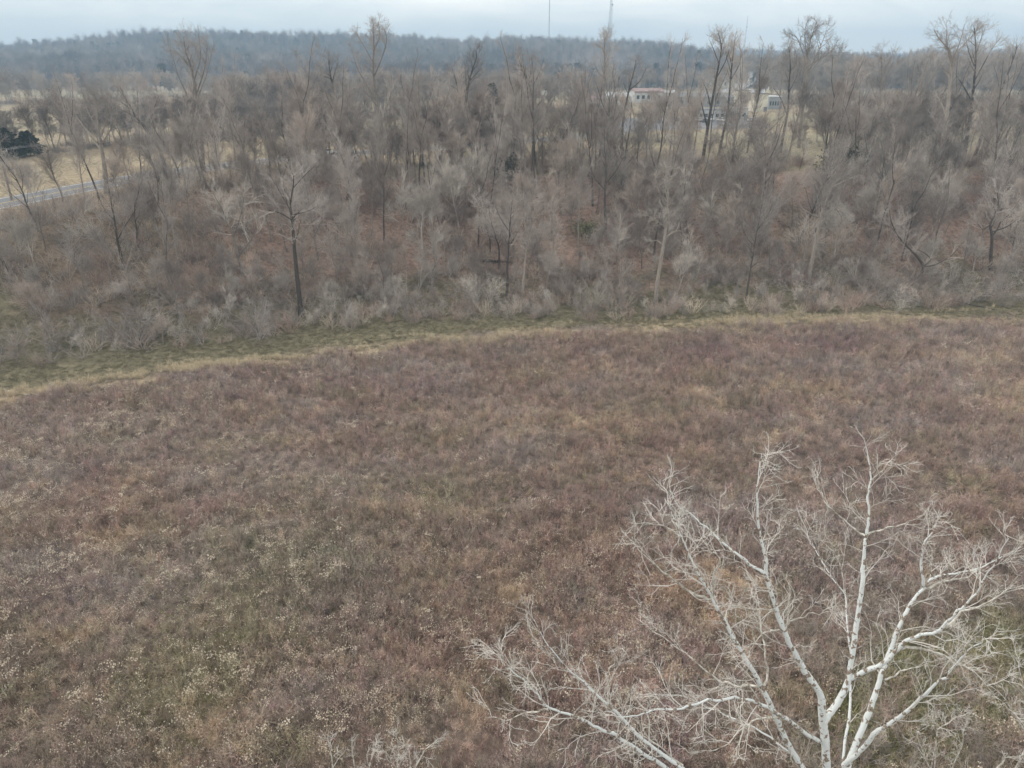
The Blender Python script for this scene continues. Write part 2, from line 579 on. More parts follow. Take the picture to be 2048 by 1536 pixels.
tag(go, 'brown meadow, leaf-littered wooded bank and fields running to wooded hills', 'ground', kind='structure')


# ------------------------------------------------------------------ scattered growth (stuff): one node group each
def scatter(name, pts, rot, scale, index, tint, protos, label, cat):
    col = bpy.data.collections.new(name + '_plants')          # not linked to the scene
    for k, (mbx, mats) in enumerate(protos):
        v, f = mbx.arrays()
        pm = bpy.data.meshes.new(f'{name}_plant_{k:02d}')
        pm.from_pydata(v.tolist(), [], f)
        for mm in (mats if isinstance(mats, (list, tuple)) else [mats]):
            pm.materials.append(mm)
        if getattr(mbx, 'mi', None) is not None:
            pm.polygons.foreach_set('material_index', np.array(mbx.mi, dtype=np.int32))
        po = bpy.data.objects.new(f'{name}_plant_{k:02d}', pm)
        col.objects.link(po)
    m = bpy.data.meshes.new(name)
    m.from_pydata(np.asarray(pts).tolist(), [], [])
    N = len(pts)

    def attr(nm, ty, data, fld):
        a = m.attributes.new(nm, ty, 'POINT'); a.data.foreach_set(fld, np.asarray(data, dtype=np.float32 if ty != 'INT' else np.int32).ravel())
    attr('rot', 'FLOAT_VECTOR', rot, 'vector')
    attr('scl', 'FLOAT', scale, 'value')
    attr('idx', 'INT', index, 'value')
    attr('tint', 'FLOAT_COLOR', np.concatenate([tint, np.ones((N, 1))], 1), 'color')
    o = bpy.data.objects.new(name, m)
    COL.objects.link(o)
    g = bpy.data.node_groups.new(name + '_scatter', 'GeometryNodeTree')
    g.interface.new_socket('Geometry', in_out='INPUT', socket_type='NodeSocketGeometry')
    g.interface.new_socket('Geometry', in_out='OUTPUT', socket_type='NodeSocketGeometry')
    gi = g.nodes.new('NodeGroupInput'); goo = g.nodes.new('NodeGroupOutput')
    ip = g.nodes.new('GeometryNodeInstanceOnPoints')
    ci = g.nodes.new('GeometryNodeCollectionInfo')
    ci.inputs['Collection'].default_value = col
    ci.inputs['Separate Children'].default_value = True
    ci.inputs['Reset Children'].default_value = True

    def named(nm, ty):
        a = g.nodes.new('GeometryNodeInputNamedAttribute'); a.data_type = ty; a.inputs['Name'].default_value = nm
        return a.outputs['Attribute']
    k = g.links.new
    k(gi.outputs[0], ip.inputs['Points'])
    k(ci.outputs[0], ip.inputs['Instance'])
    ip.inputs['Pick Instance'].default_value = True
    k(named('idx', 'INT'), ip.inputs['Instance Index'])
    k(named('rot', 'FLOAT_VECTOR'), ip.inputs['Rotation'])
    k(named('scl', 'FLOAT'), ip.inputs['Scale'])
    k(ip.outputs['Instances'], goo.inputs[0])
    md = o.modifiers.new('scatter', 'NODES'); md.node_group = g
    tag(o, label, cat, kind='stuff')
    return o


def in_view(x, y, z, pad=1.12, vmax=1536 * 1.08):
    dx, dy, dz = x, y, z - CAM_H
    depth = dy * CP - dz * SP
    uu = dx / depth * FPX; vv = 768 - (dy * SP + dz * CP) / depth * FPX
    return (depth > 1) & (np.abs(uu) < 1024 * pad) & (vv < vmax + 60)


M['blade'] = mat('dry_weed_stems', (1, 1, 1), var=.0, tint=True, spec=.1)
M['blade'].node_tree.nodes['Principled BSDF'].inputs['Roughness'].default_value = .9
M['seed'] = mat('pale_seed_heads', lin(212, 198, 178), var=.2, scale=4, spec=.05)


class TB(MB):
    def __init__(self):
        super().__init__(); self.mi = []

    def tris(self, v, f, mi):
        self.add(v, f); self.mi += [mi] * len(f)


def blade(tb, R, p, d, Lg, wd, bend, mi=0):
    """one tapering blade or stem of two bent segments, a slim three-sided stalk"""
    d = nrm(d); s = nrm(np.cross(d, R.normal(0, 1, 3)))
    m = p + d * Lg * .55
    e = m + nrm(d + np.array([bend[0], bend[1], -abs(bend[2])])) * Lg * .45
    tb.tris([p - s * wd, p + s * wd, m - s * wd * .7, m + s * wd * .7, e], [(0, 1, 3, 2), (2, 3, 4)], mi)
    return m, e


def weed(seed, kind):
    R = np.random.default_rng(seed); tb = TB()
    if kind == 'grass':
        for i in range(26):
            a = R.uniform(0, 6.28); r = R.uniform(0, .26)
            blade(tb, R, np.array([r * math.cos(a), r * math.sin(a), -.05]), np.array([R.normal(0, .22), R.normal(0, .22), 1]), R.uniform(.55, 1.1), R.uniform(.006, .011), (R.normal(0, .5), R.normal(0, .5), .3))
    elif kind == 'weedy':
        for i in range(7):
            a = R.uniform(0, 6.28); r = R.uniform(0, .28)
            m, e = blade(tb, R, np.array([r * math.cos(a), r * math.sin(a), -.05]), np.array([R.normal(0, .16), R.normal(0, .16), 1]), R.uniform(.8, 1.25), .009, (R.normal(0, .3), R.normal(0, .3), .1))
            for k in range(7):
                p = m + (e - m) * R.uniform(-.5, 1)
                blade(tb, R, p, np.array([R.normal(0, .8), R.normal(0, .8), R.uniform(.2, .9)]), R.uniform(.1, .26), .009, (R.normal(0, .4), R.normal(0, .4), .1))
    elif kind == 'seedy':
        for i in range(5):
            a = R.uniform(0, 6.28); r = R.uniform(0, .25)
            m, e = blade(tb, R, np.array([r * math.cos(a), r * math.sin(a), -.05]), np.array([R.normal(0, .14), R.normal(0, .14), 1]), R.uniform(.9, 1.3), .009, (R.normal(0, .25), R.normal(0, .25), .05))
            for k in range(5):
                p = m + (e - m) * R.uniform(-.3, .9)
                blade(tb, R, p, np.array([R.normal(0, .8), R.normal(0, .8), R.uniform(.2, .9)]), R.uniform(.1, .22), .008, (0, 0, .1))
            if R.uniform() < .75:
                for k in range(R.integers(3, 8)):                      # small fluffy heads
                    c = e + R.normal(0, .075, 3) * np.array([1.4, 1.4, .7]); s = R.uniform(.010, .044)
                    tb.tris(c + s * np.array([(1, 0, -.3), (-.5, .87, -.3), (-.5, -.87, -.3), (0, 0, 1.2)]), [(0, 1, 3), (1, 2, 3), (2, 0, 3), (0, 2, 1)], 1)
    elif kind == 'bunch':
        for i in range(34):
            a = R.uniform(0, 6.28); r = R.uniform(0, .2)
            blade(tb, R, np.array([r * math.cos(a), r * math.sin(a), -.05]), np.array([.6 * math.cos(a) + R.normal(0, .3), .6 * math.sin(a) + R.normal(0, .3), .9]), R.uniform(.4, .8), .009, (math.cos(a), math.sin(a), .8))
    elif kind == 'low':
        for i in range(30):
            a = R.uniform(0, 6.28); r = R.uniform(0, .35)
            blade(tb, R, np.array([r * math.cos(a), r * math.sin(a), -.03]), np.array([R.normal(0, .6), R.normal(0, .6), 1]), R.uniform(.15, .4), .011, (R.normal(0, .8), R.normal(0, .8), .5))
    return tb


def cloud(n_near, n_far):
    """random points over the meadow, thicker near the camera"""
    xs, ys = [], []
    for nn, y0, y1 in ((n_near, 20, 52), (n_far, 52, 112)):
        y = np.sqrt(rng.uniform(y0 ** 2, y1 ** 2, nn)); x = rng.uniform(-.92, .92, nn) * (y * .93 + 14)
        xs.append(x); ys.append(y)
    return np.concatenate(xs), np.concatenate(ys)


x, y = cloud(36000, 62000)
keep = (y < edge_y(x) + (fbm(x / 4, y / 4, 101, 2) - .5) * 4 - .3) & in_view(x, y, np.zeros_like(x))
x, y = x[keep], y[keep]
tint = field_col(x, y) * 2.2
tint *= rng.uniform(.6, 1.4, (len(x), 1)) * (1 + rng.normal(0, .05, (len(x), 3)))
pg, pt, pp = np.clip(patch('green', x, y), 0, 1), np.clip(patch('tan', x, y), 0, 1), np.clip(patch('purple', x, y), 0, 1)
seedk = np.clip(.09 - x / 260 - (y - 50) / 380, .02, .22) * (.45 + 1.5 * sstep((fbm(x / 2.2, y / 2.2, 111, 3) - .42) / .22) * sstep((fbm(x / 9, y / 9, 115, 2) - .3) / .3)) * (1 - .8 * pp)
rr = rng.uniform(0, 1, len(x))
ix = np.where(rr < seedk, 6 + rng.integers(0, 3, len(x)), np.where(rr < seedk + (1 - seedk) * .45, rng.integers(0, 3, len(x)), 3 + rng.integers(0, 3, len(x))))
low = (rng.uniform(0, 1, len(x)) < pg * .55); ix = np.where(low, 11, ix)
bun = (rng.uniform(0, 1, len(x)) < pt * .9); ix = np.where(bun, 9 + rng.integers(0, 2, len(x)), ix)
tint[low] = np.array(lin(138, 136, 92)) * rng.uniform(.8, 1.3, (low.sum(), 1))
protos = [(weed(s, k), [M['blade'], M['seed']]) for s, k in ((1, 'grass'), (2, 'grass'), (3, 'grass'), (4, 'weedy'), (5, 'weedy'), (6, 'weedy'), (7, 'seedy'), (8, 'seedy'), (9, 'seedy'), (10, 'bunch'), (11, 'bunch'), (12, 'low'))]
scl = rng.uniform(.6, 1.25, len(x)) * (.55 + .9 * fbm(x / 3.5, y / 3.5, 121, 3))
lay = sstep((fbm(x / 4, y / 3, 123, 3) - .5) / .2) * .75 + .08              # matted patches where the stalks lie over
ang = fbm(x / 11, y / 11, 127, 2) * 9
rot = np.stack([np.sin(ang) * lay + rng.normal(0, .14, len(x)), np.cos(ang) * lay + rng.normal(0, .14, len(x)), rng.uniform(0, 6.28, len(x))], 1)
scatter('meadow_weeds', np.stack([x, y, height(x, y)], 1), rot, scl, ix, tint, protos, 'dead brown weeds and grasses with pale seed heads filling the meadow', 'weeds')

# tan grass along the meadow's edge, green grass under the trees
nn = 9000
x = rng.uniform(-95, 95, nn); y = edge_y(x) + rng.normal(.3, 1.0, nn) * np.interp(x, [-60, 0, 60], [1.2, 1.6, 2.2])
keep = (fbm(x / 6, y / 2, 131, 3) > np.where(x < -10, .54, .49)) & in_view(x, y, np.zeros_like(x)); x, y = x[keep], y[keep]
tint = np.array(lin(212, 196, 168)) * rng.uniform(.7, 1.15, (len(x), 1))
scatter('tan_grass', np.stack([x, y, height(x, y)], 1), np.stack([rng.normal(0, .1, len(x)), rng.normal(0, .1, len(x)), rng.uniform(0, 6.28, len(x))], 1),
        rng.uniform(.7, 1.25, len(x)), rng.integers(0, 2, len(x)), tint, [(weed(21, 'bunch'), M['blade']), (weed(22, 'grass'), M['blade'])],
        'strip of dry tan grass along the edge of the brown meadow', 'grass')
nn = 26000
x = rng.uniform(-110, 110, nn); y = edge_y(x) + rng.uniform(0, 26, nn)
s_b = y - base_y(x)
keep = (fbm(x / 7, y / 5, 141, 3) > np.clip(.36 + s_b * .02, .3, .8)) & in_view(x, y, np.zeros_like(x)); x, y = x[keep], y[keep]
tint = np.array(lin(128, 121, 97)) * rng.uniform(.65, 1.3, (len(x), 1))
scatter('green_grass', np.stack([x, y, height(x, y)], 1), np.stack([rng.normal(0, .1, len(x)), rng.normal(0, .1, len(x)), rng.uniform(0, 6.28, len(x))], 1),
        rng.uniform(.6, 1.2, len(x)), rng.integers(0, 2, len(x)), tint, [(weed(23, 'low'), M['blade']), (weed(24, 'low'), M['blade'])],
        'short green grass along the foot of the wooded bank', 'grass')


ROAD = [at_z(u, v, ZT)[:2] for u, v in ((-260, 452), (-120, 430), (0, 408), (60, 396), (130, 382), (200, 369), (300, 351), (400, 337), (520, 323), (640, 312), (780, 302), (930, 291), (1080, 279), (1200, 268), (1300, 259))]


def road_dist(x_, y_):
    p = np.array([x_, y_]); best = 1e9
    for k in range(len(ROAD) - 1):
        a, bb = ROAD[k], ROAD[k + 1]; ab = bb - a
        t_ = np.clip(((p - a) @ ab) / (ab @ ab), 0, 1)
        best = min(best, np.linalg.norm(p - a - ab * t_))
    return best


# undergrowth on the bank
def brush(seed, n=16, h=2.2):
    R = np.random.default_rng(seed); mb = MB()
    for i in range(n):
        a = R.uniform(0, 6.28); r = R.uniform(0, .5)
        p = np.array([r * math.cos(a), r * math.sin(a), -.1])
        pts = poly(R, p, np.array([math.cos(a) * R.uniform(.1, .9), math.sin(a) * R.uniform(.1, .9), 1]), h * R.uniform(.5, 1.1), 3, .16, -.02)
        mb.tube(pts, np.array([.018, .014, .011, .006]), 3)
        for k in range(9):
            q_, d = along(pts, R.uniform(.25, 1))
            mb.cone(q_, q_ + side_dir(R, d, R.uniform(.4, 1.1)) * R.uniform(.3, .9), .013)
    return mb


M['brush'] = mat('brush_twigs', (1, 1, 1), var=0, tint=True)
nn = 9000
x = rng.uniform(-130, 130, nn); y = base_y(x) + rng.uniform(-9, 62, nn)
dens = sstep((fbm(x / 8, y / 8, 151, 3) - .36) / .2)
keep = (rng.uniform(0, 1, nn) < dens * np.where(y - base_y(x) < 3, .5, 1)) & in_view(x, y, np.full(nn, 8.))
keep &= (y < np.interp(x, [r[0] for r in ROAD[:11]], [r[1] for r in ROAD[:11]]) - 7) | (x > -20)
keep &= np.array([road_dist(a_, b_) > (10.5 if a_ < -35 else 8) for a_, b_ in zip(x, y)])
x, y = x[keep], y[keep]
cc = np.array([lin(172, 160, 150), lin(178, 156, 144), lin(156, 147, 140), lin(196, 182, 166), lin(168, 147, 138)])
tint = cc[rng.integers(0, 5, len(x))] * rng.uniform(.7, 1.2, (len(x), 1))
scatter('undergrowth', np.stack([x, y, height(x, y)], 1), np.stack([rng.normal(0, .1, len(x)), rng.normal(0, .1, len(x)), rng.uniform(0, 6.28, len(x))], 1),
        rng.uniform(.6, 1.5, len(x)), np.where((y - base_y(x) > 5) & (rng.uniform(0, 1, len(x)) < .3), rng.integers(4, 7, len(x)), rng.integers(0, 4, len(x))), tint,
        [(brush(s), M['brush']) for s in (31, 32, 33, 34)] + [(brush(s, 6, 5.5), M['brush']) for s in (37, 38, 39)],
        'tangle of leafless brush and briars over the wooded bank', 'undergrowth')
nn = 420
x = rng.uniform(8, 34, nn); y = rng.uniform(24, 44, nn)
keep = (fbm(x / 4, y / 4, 161, 3) > .45) & (x > 9 + (y - 24) * .55)
x, y = x[keep], y[keep]
tint = cc[rng.integers(0, 5, len(x))] * rng.uniform(.8, 1.2, (len(x), 1))
scatter('briar_thicket', np.stack([x, y, height(x, y)], 1), np.stack([rng.normal(0, .1, len(x)), rng.normal(0, .1, len(x)), rng.uniform(0, 6.28, len(x))], 1),
        rng.uniform(.5, 1.0, len(x)), rng.integers(0, 2, len(x)), tint, [(brush(s, 14, 1.8), M['brush']) for s in (35, 36)],
        'grey leafless briars behind the white-barked sycamore', 'undergrowth')


# the woods on the far hills
def far_tree(seed, h=16, n=340, rx=.30):
    R = np.random.default_rng(seed); mb = MB()
    tp = poly(R, (0, 0, -1), (0, 0, 1), h * .75, 4, .05, .1)
    mb.tube(tp, np.linspace(.28, .1, 5), 4)
    for i in range(n):
        t = R.uniform(.3, 1)
        p, d = along(tp, t)
        a = R.uniform(0, 6.28); el = R.uniform(.3, 1.3)
        dd = np.array([math.cos(a) * math.cos(el), math.sin(a) * math.cos(el), math.sin(el)])
        st = p + dd * R.uniform(0, .22) * h
        mb.cone(st, st + nrm(dd + R.normal(0, .25, 3)) * h * R.uniform(.10, .22), R.uniform(.04, .07))
    return mb


def leafy(seed, n, rx, rz, h0, size, top=.25):
    """evergreen foliage: many small leaf sprays through an uneven crown"""
    R = np.random.default_rng(seed); mb = MB()
    for i in range(n):
        t = R.uniform(0, 1) ** .8
        rad = rx * (1 - t) ** .6 * R.uniform(.35, 1.0) * (1 + .25 * math.sin(t * 19 + seed) + .2 * R.normal()) + top * R.uniform(0, .3)
        a = R.uniform(0, 6.28)
        p = np.array([rad * math.cos(a), rad * math.sin(a), h0 + rz * t])
        d = nrm(np.array([math.cos(a), math.sin(a), R.uniform(-.2, .8)]) + R.normal(0, .3, 3))
        s = nrm(np.cross(d, R.normal(0, 1, 3))); L_ = size * R.uniform(.5, 1.3)
        mb.add([p - s * L_ * .3, p + s * L_ * .3, p + d * L_ + s * L_ * .1, p + d * L_ * .6 - s * L_ * .35], [(0, 1, 2, 3)])
    return mb


M['far_twig'] = mat('far_wood_twigs', (1, 1, 1), var=0, tint=True)
nn = 24000
y = rng.uniform(690, 1780, nn); x = rng.uniform(-.85, .8, nn) * y
z = height(x, y)
keep = in_view(x, y, z + 15, 1.08)
keep &= ~((np.abs((x - clear_c[0]) / 105) ** 4 + np.abs((y - clear_c[1]) / 50) ** 4) < 1)
keep &= ~((np.abs((x - shed_p[0] - 10) / 95) ** 4 + np.abs((y - shed_p[1] + 70) / 85) ** 4) < 1)
keep &= (rng.uniform(0, 1, nn) < np.clip(1.15 - (y - 700) / 1900, .4, 1))
HWY = [ground(u, v) for u, v in ((1440, 192), (1462, 184), (1482, 174), (1496, 164), (1500, 156), (1494, 149), (1484, 143))]
for k in range(len(HWY) - 1):
    a, bb = HWY[k][:2], HWY[k + 1][:2]
    ab = bb - a; tt = np.clip(((x - a[0]) * ab[0] + (y - a[1]) * ab[1]) / (ab @ ab), 0, 1)
    keep &= np.hypot(x - a[0] - tt * ab[0], y - a[1] - tt * ab[1]) > 20
    keep &= ~((y < HWY[k][1]) & (y > 690) & (np.abs(x / y - HWY[k][0] / HWY[k][1]) < .022))
x1, y1 = x[keep], y[keep]
nn = 9000
y = rng.uniform(1900, 2720, nn); x = rng.uniform(.12, .85, nn) * y
k2 = in_view(x, y, height(x, y), 1.08)
x, y = np.concatenate([x1, x[k2]]), np.concatenate([y1, y[k2]])
z = height(x, y)
ev = rng.uniform(0, 1, len(x)) < .012 + .12 * sstep((fbm(x / 130, y / 130, 171, 3) - .6) / .08)
tint = np.array([lin(128, 120, 116)]) * (.1 + 1.75 * fbm(x / 110, y / 90, 175, 3))[:, None] * rng.uniform(.6, 1.5, (len(x), 1))
tint[ev] = np.array(lin(84, 90, 80)) * rng.uniform(.8, 1.2, (ev.sum(), 1))
ix = np.where(ev, 5, rng.integers(0, 5, len(x)))
scatter('hillside_wood', np.stack([x, y, z], 1), np.stack([0 * x, 0 * x, rng.uniform(0, 6.28, len(x))], 1), rng.uniform(.75, 1.7, len(x)) * (.8 + .4 * rng.uniform(0, 1, len(x)) ** 3), ix, tint,
        [(far_tree(s), M['far_twig']) for s in (41, 42, 43, 44, 45)] + [(leafy(46, 260, 3.2, 11, 1.5, 1.6), M['far_twig'])],
        'leafless hazy wood covering the far hills', 'wood')

# ------------------------------------------------------------------ bare trees
# parameters of branching: numbers, lengths, angles per level
P_SPREAD = dict(n=[8, 6, 3], t0=[.2, .15, .15], len=[3.6, 1.8, 1.0], ang=[(.5, 1.0), (.4, .9), (.3, .9)], up=.05, wander=.14, thick=.024, tw=.013, fork=True)
P_UP = dict(n=[8, 6, 3], t0=[.15, .15, .15], len=[3.4, 1.7, 1.0], ang=[(.35, .9), (.3, .8), (.3, .8)], up=.09, wander=.13, thick=.022, tw=.013, fork=True)
P_YOUNG = dict(n=[9, 5], t0=[.2, .1], len=[1.9, 1.0], ang=[(.3, .9), (.3, .9)], up=.08, wander=.14, thick=.018, tw=.012, fork=True)
P_SHRUB = dict(n=[8, 6], t0=[.2, .1], len=[1.7, .9], ang=[(.4, 1.2), (.3, 1.1)], up=-.06, wander=.22, thick=.014, tw=.011, fork=True)

KINDS = {}
# bank trees (about 15 m)
KINDS['spread'] = [make_tree('bare_tree', 100 + i, 15, .19, .35, 9, .36, (.5, 1.0), P_SPREAD, M['bark'], M['twig'], lean=((i - 1) * .08, .03), forks=2) for i in range(4)]
KINDS['slim'] = [make_tree('bare_tree', 110 + i, 15, .15, .45, 9, .26, (.35, .7), P_UP, M['bark'], M['twig_red'], lean=((i - 1) * .06, 0), forks=1) for i in range(4)]
KINDS['dark'] = [make_tree('bare_tree', 120 + i, 16, .20, .4, 8, .34, (.5, 1.0), P_SPREAD, M['bark_dark'], M['twig'], lean=((1 - i) * .1, .04), forks=2, wander=.09) for i in range(3)]
KINDS['pale'] = [make_tree('bare_tree', 130 + i, 13, .15, .3, 10, .34, (.4, .9), P_UP, M['bark_pale'], M['twig_pale'], lean=((i - .5) * .12, 0), forks=1) for i in range(2)]
P_TALL = dict(n=[8, 5, 3], t0=[.15, .15, .15], len=[2.8, 1.5, .9], ang=[(.3, .8), (.3, .8), (.3, .8)], up=.10, wander=.13, thick=.022, tw=.013, fork=True)
KINDS['tall'] = [make_tree('bare_tree', 160 + i, 21, .2, .45, 9, .2, (.3, .75), P_TALL, (M['bark'], M['bark_dark'])[i % 2], (M['twig'], M['twig_red'], M['twig'])[i % 3], lean=((i - 2) * .05, .02), forks=2, wander=.05, limb_up=.1) for i in range(5)]
KINDS['sapling'] = [make_tree('sapling', 140 + i, 7, .06, .3, 7, .3, (.35, .9), P_YOUNG, M['bark'], (M['twig'], M['twig_red'], M['twig_pale'])[i % 3], lean=((i - 2) * .1, 0), forks=1) for i in range(5)]


def make_shrub(seed, h, material):
    R = np.random.default_rng(seed); root = empty('shrub'); ms, mc = MB(), MB()
    for k in range(8):
        a = R.uniform(0, 6.28)
        lp = poly(R, (.15 * math.cos(a), .15 * math.sin(a), -.2), (math.cos(a) * R.uniform(.2, .9), math.sin(a) * R.uniform(.2, .9), 1), h * R.uniform(.8, 1.3), 5, .18, -.03)
        ms.tube(lp, np.linspace(.045, .012, 6), 4)
        sprout(R, ms, mc, lp, .03, P_SHRUB, 0)
    ms.build('stem', material, root); mc.build('crown', material, root)
    return root


KINDS['shrub'] = [make_shrub(150 + i, 3.4, (M['twig'], M['twig_red'], M['twig_pale'], M['twig'])[i % 4]) for i in range(4)]
PROTO_USED = set()


def place(kind, i, loc, scale, rz, label, cat, group):
    src = KINDS[kind][i % len(KINDS[kind])]
    if src.name not in PROTO_USED:
        PROTO_USED.add(src.name); o = src
    else:
        o = copy_tree(src)
    o.location = (float(loc[0]), float(loc[1]), float(loc[2]))
    o.rotation_euler = (0, 0, rz); o.scale = (scale, scale, scale * rng.uniform(.92, 1.12))
    tag(o, label, cat, group)
    return o


# --- trees traced limb by limb from the photograph; depth from the ground at the base
def px(org, sc, pts):
    return [(org[0] + a / sc, org[1] + b_ / sc) for a, b_ in pts]


Z1 = ((0, 0), 2.926); Z2 = ((600, 0), 2.926); Z3 = ((1250, 0), 2.566); Z4 = ((0, 400), 2.56); Z5 = ((700, 300), 2.926); Z6 = ((1300, 300), 2.738)


def traced_tree(name, zoom, trunk, limbs, r0, P, bark, twig, label, cat='tree', group=None, seed=0, base=None, extra=6, r_end=.12, spread=.25):
    """trunk and limbs given as pixels of a zoomed view; the first trunk pixel stands on the ground"""
    R = np.random.default_rng(900 + seed)
    tp = px(*zoom, trunk)
    g = ground(*(base or tp[0]))
    root = empty(name, (g[0], g[1], g[2]))
    mt, mc = MB(), MB()
    drift = R.normal(0, .03, 2)

    def to3(pts, y0, slope):
        out = []; run = 0
        for k, (u, v) in enumerate(pts):
            if k: run += math.hypot(u - pts[k - 1][0], v - pts[k - 1][1]) / FPX * y0
            out.append(at_y(u, v, y0 + slope * run) - g)
        return np.array(out)

    def fine(p, k=3):
        """resample a traced polyline to a smoother, slightly crooked one"""
        p = np.asarray(p); t = np.linspace(0, len(p) - 1, (len(p) - 1) * k + 1)
        o = np.stack([np.interp(t, np.arange(len(p)), p[:, c]) for c in range(3)], 1)
        if len(o) > 4:
            o[1:-1] = .25 * o[:-2] + .5 * o[1:-1] + .25 * o[2:]
        return o + R.normal(0, .02, o.shape) * np.linspace(0, 1, len(o))[:, None]
    T = to3(tp, g[1], drift[0]); T[0] = (0, 0, -.4)
    T = fine(T)
    H = T[-1][2]
    rad = r0 + (r0 * r_end - r0) * np.linspace(0, 1, len(T)) ** .9; rad[0] *= 1.3
    mt.tube(T, rad, 7)
    all_l = [(T, r0 * .5, .4)]
    for li in limbs:
        pts = px(*zoom, li)
        st = min(range(len(T)), key=lambda i: np.linalg.norm(T[i] + g - at_y(*pts[0], g[1])))
        l3 = to3(pts, g[1] + T[st][1], R.uniform(-1, 1) * spread * 2)
        l3[0] = T[st]
        l3 = fine(l3); rr = rad[st] * .6
        mt.tube(l3, np.linspace(rr, max(.02, rr * .2), len(l3)), 5)
        all_l.append((l3, rr, .3))
    for k in range(extra):                                    # limbs that reach towards and away from the viewer
        tq = R.uniform(.4, .95); p, d = along(T, tq)
        ld = nrm(side_dir(R, d, R.uniform(.4, .9)) + np.array([0, R.choice([-.4, .4]), .1]))
        lp = poly(R, p, ld, H * R.uniform(.16, .28) * (1.15 - tq), 6, .12, .05)
        mt.tube(lp, np.linspace(r0 * .22, .02, 7), 5)
        all_l.append((lp, r0 * .2, .25))
    for lp, rr, t0 in all_l:
        Q = dict(P); Q['t0'] = [t0] + list(P['t0'][1:])
        sprout(R, mt, mc, lp, rr, Q, 0)
    mt.build('trunk', bark, root)
    mc.build('crown', twig, root)
    tag(root, label, cat, group)
    return root


P_CREST = dict(n=[8, 7, 4], per_m=.95, t0=[.3, .2, .15], len=[5.2, 2.0, 1.0], ang=[(.5, 1.2), (.4, 1.0), (.3, .9)], up=.07, wander=.14, thick=.018, tw=.014, fork=True)
P_OPEN = dict(n=[6, 6, 4], per_m=.85, t0=[.3, .2, .15], len=[4.6, 1.9, .95], ang=[(.5, 1.2), (.4, 1.0), (.3, .9)], up=.06, wander=.17, thick=.018, tw=.013, fork=True)
B, D, PL, TW, TR, TP = M['bark'], M['bark_dark'], M['bark_pale'], M['twig'], M['twig'], M['twig_pale']
traced_tree('bare_tree', ((0, 0), 1.0), [(603, 632), (598, 588), (594, 550), (590, 510), (587, 470), (584, 440), (580, 412), (586, 375), (588, 352)],
            [[(576, 440), (560, 425), (537, 420)], [(590, 430), (612, 424), (632, 414)], [(582, 415), (560, 385), (540, 350)], [(588, 380), (610, 350), (632, 330)], [(584, 440), (572, 400), (566, 360)]],
            .42, P_OPEN, D, TW, 'big dark tree with candelabra limbs standing at the foot of the bank', seed=1)
traced_tree('bare_tree', Z6, [(30, 838), (40, 720), (60, 600), (80, 480), (90, 400), (95, 320), (100, 230), (108, 140), (112, 90)],
            [[(85, 430), (30, 380), (-30, 350)], [(88, 400), (150, 330), (190, 300)], [(95, 320), (40, 210), (20, 140)], [(95, 320), (160, 200), (190, 130)], [(70, 540), (30, 490), (0, 515)], [(80, 480), (140, 440), (190, 450)]],
            .36, dict(P_CREST, len=[2.4, 1.2, .8]), B, TP, 'tree with a pale silvery fan crown and slightly leaning trunk', seed=2)
traced_tree('bare_tree', Z6, [(865, 742), (880, 640), (900, 540), (920, 440), (940, 340), (962, 280), (1000, 200), (1020, 150), (1030, 80), (1040, 0)],
            [[(962, 290), (1000, 300), (1040, 350), (1060, 390)], [(940, 320), (940, 240), (945, 180)], [(1000, 200), (1080, 160), (1150, 140)], [(1010, 170), (1060, 60), (1100, -40)], [(930, 390), (840, 330), (780, 260)]],
            .36, P_OPEN, B, TW, 'stout grey-trunked tree leaning slightly, rising from the brown leaf litter', seed=3)
traced_tree('bare_tree', Z6, [(1865, 655), (1868, 560), (1875, 470), (1860, 410), (1885, 360), (1910, 310), (1900, 230)],
            [[(1875, 470), (1905, 430), (1920, 390), (1955, 365), (1985, 330), (2040, 250)], [(1860, 410), (1820, 440), (1790, 400)], [(1905, 430), (1960, 420), (2010, 380)]],
            .34, P_OPEN, D, TW, 'dark Y-forked tree with a thick crook on the leafy bank', seed=4)
traced_tree('bare_tree', Z6, [(1440, 742), (1480, 690), (1500, 640), (1470, 590), (1430, 550), (1390, 510), (1350, 460), (1320, 390), (1310, 330)],
            [[(1500, 640), (1545, 600), (1500, 560), (1450, 540)], [(1500, 640), (1560, 630), (1610, 605), (1650, 580), (1720, 500)], [(1390, 510), (1400, 440), (1380, 380)]],
            .3, P_OPEN, D, TW, 'crooked tree with splayed dark limbs low on the bank', seed=5)
traced_tree('bare_tree', Z6, [(525, 828), (540, 720), (550, 650), (568, 560), (580, 470), (600, 380), (610, 300)],
            [[(550, 650), (580, 620), (620, 605)], [(570, 540), (520, 470), (500, 400)], [(585, 450), (640, 370), (670, 300)]],
            .2, P_CREST, D, TR, 'slender tree with a short crooked side limb near the meadow edge', seed=6)
traced_tree('bare_tree', Z4, [(1250, 392), (1220, 290), (1195, 190), (1165, 100), (1120, 20), (1080, -60)],
            [[(1220, 290), (1290, 200), (1330, 130)], [(1195, 190), (1240, 60), (1250, -30)], [(1240, 350), (1190, 345), (1130, 350)]],
            .3, P_OPEN, B, TP, 'grey tree leaning back over the bank beside the candelabra tree', seed=7)
traced_tree('bare_tree', Z4, [(635, 360), (620, 280), (600, 210), (588, 100), (570, 20), (560, -60)],
            [[(600, 210), (640, 130), (690, 60)], [(590, 120), (540, 60), (500, -20)]], .26, P_OPEN, D, TW, 'upright dark tree next to an arching trunk above the shrubs', seed=8)
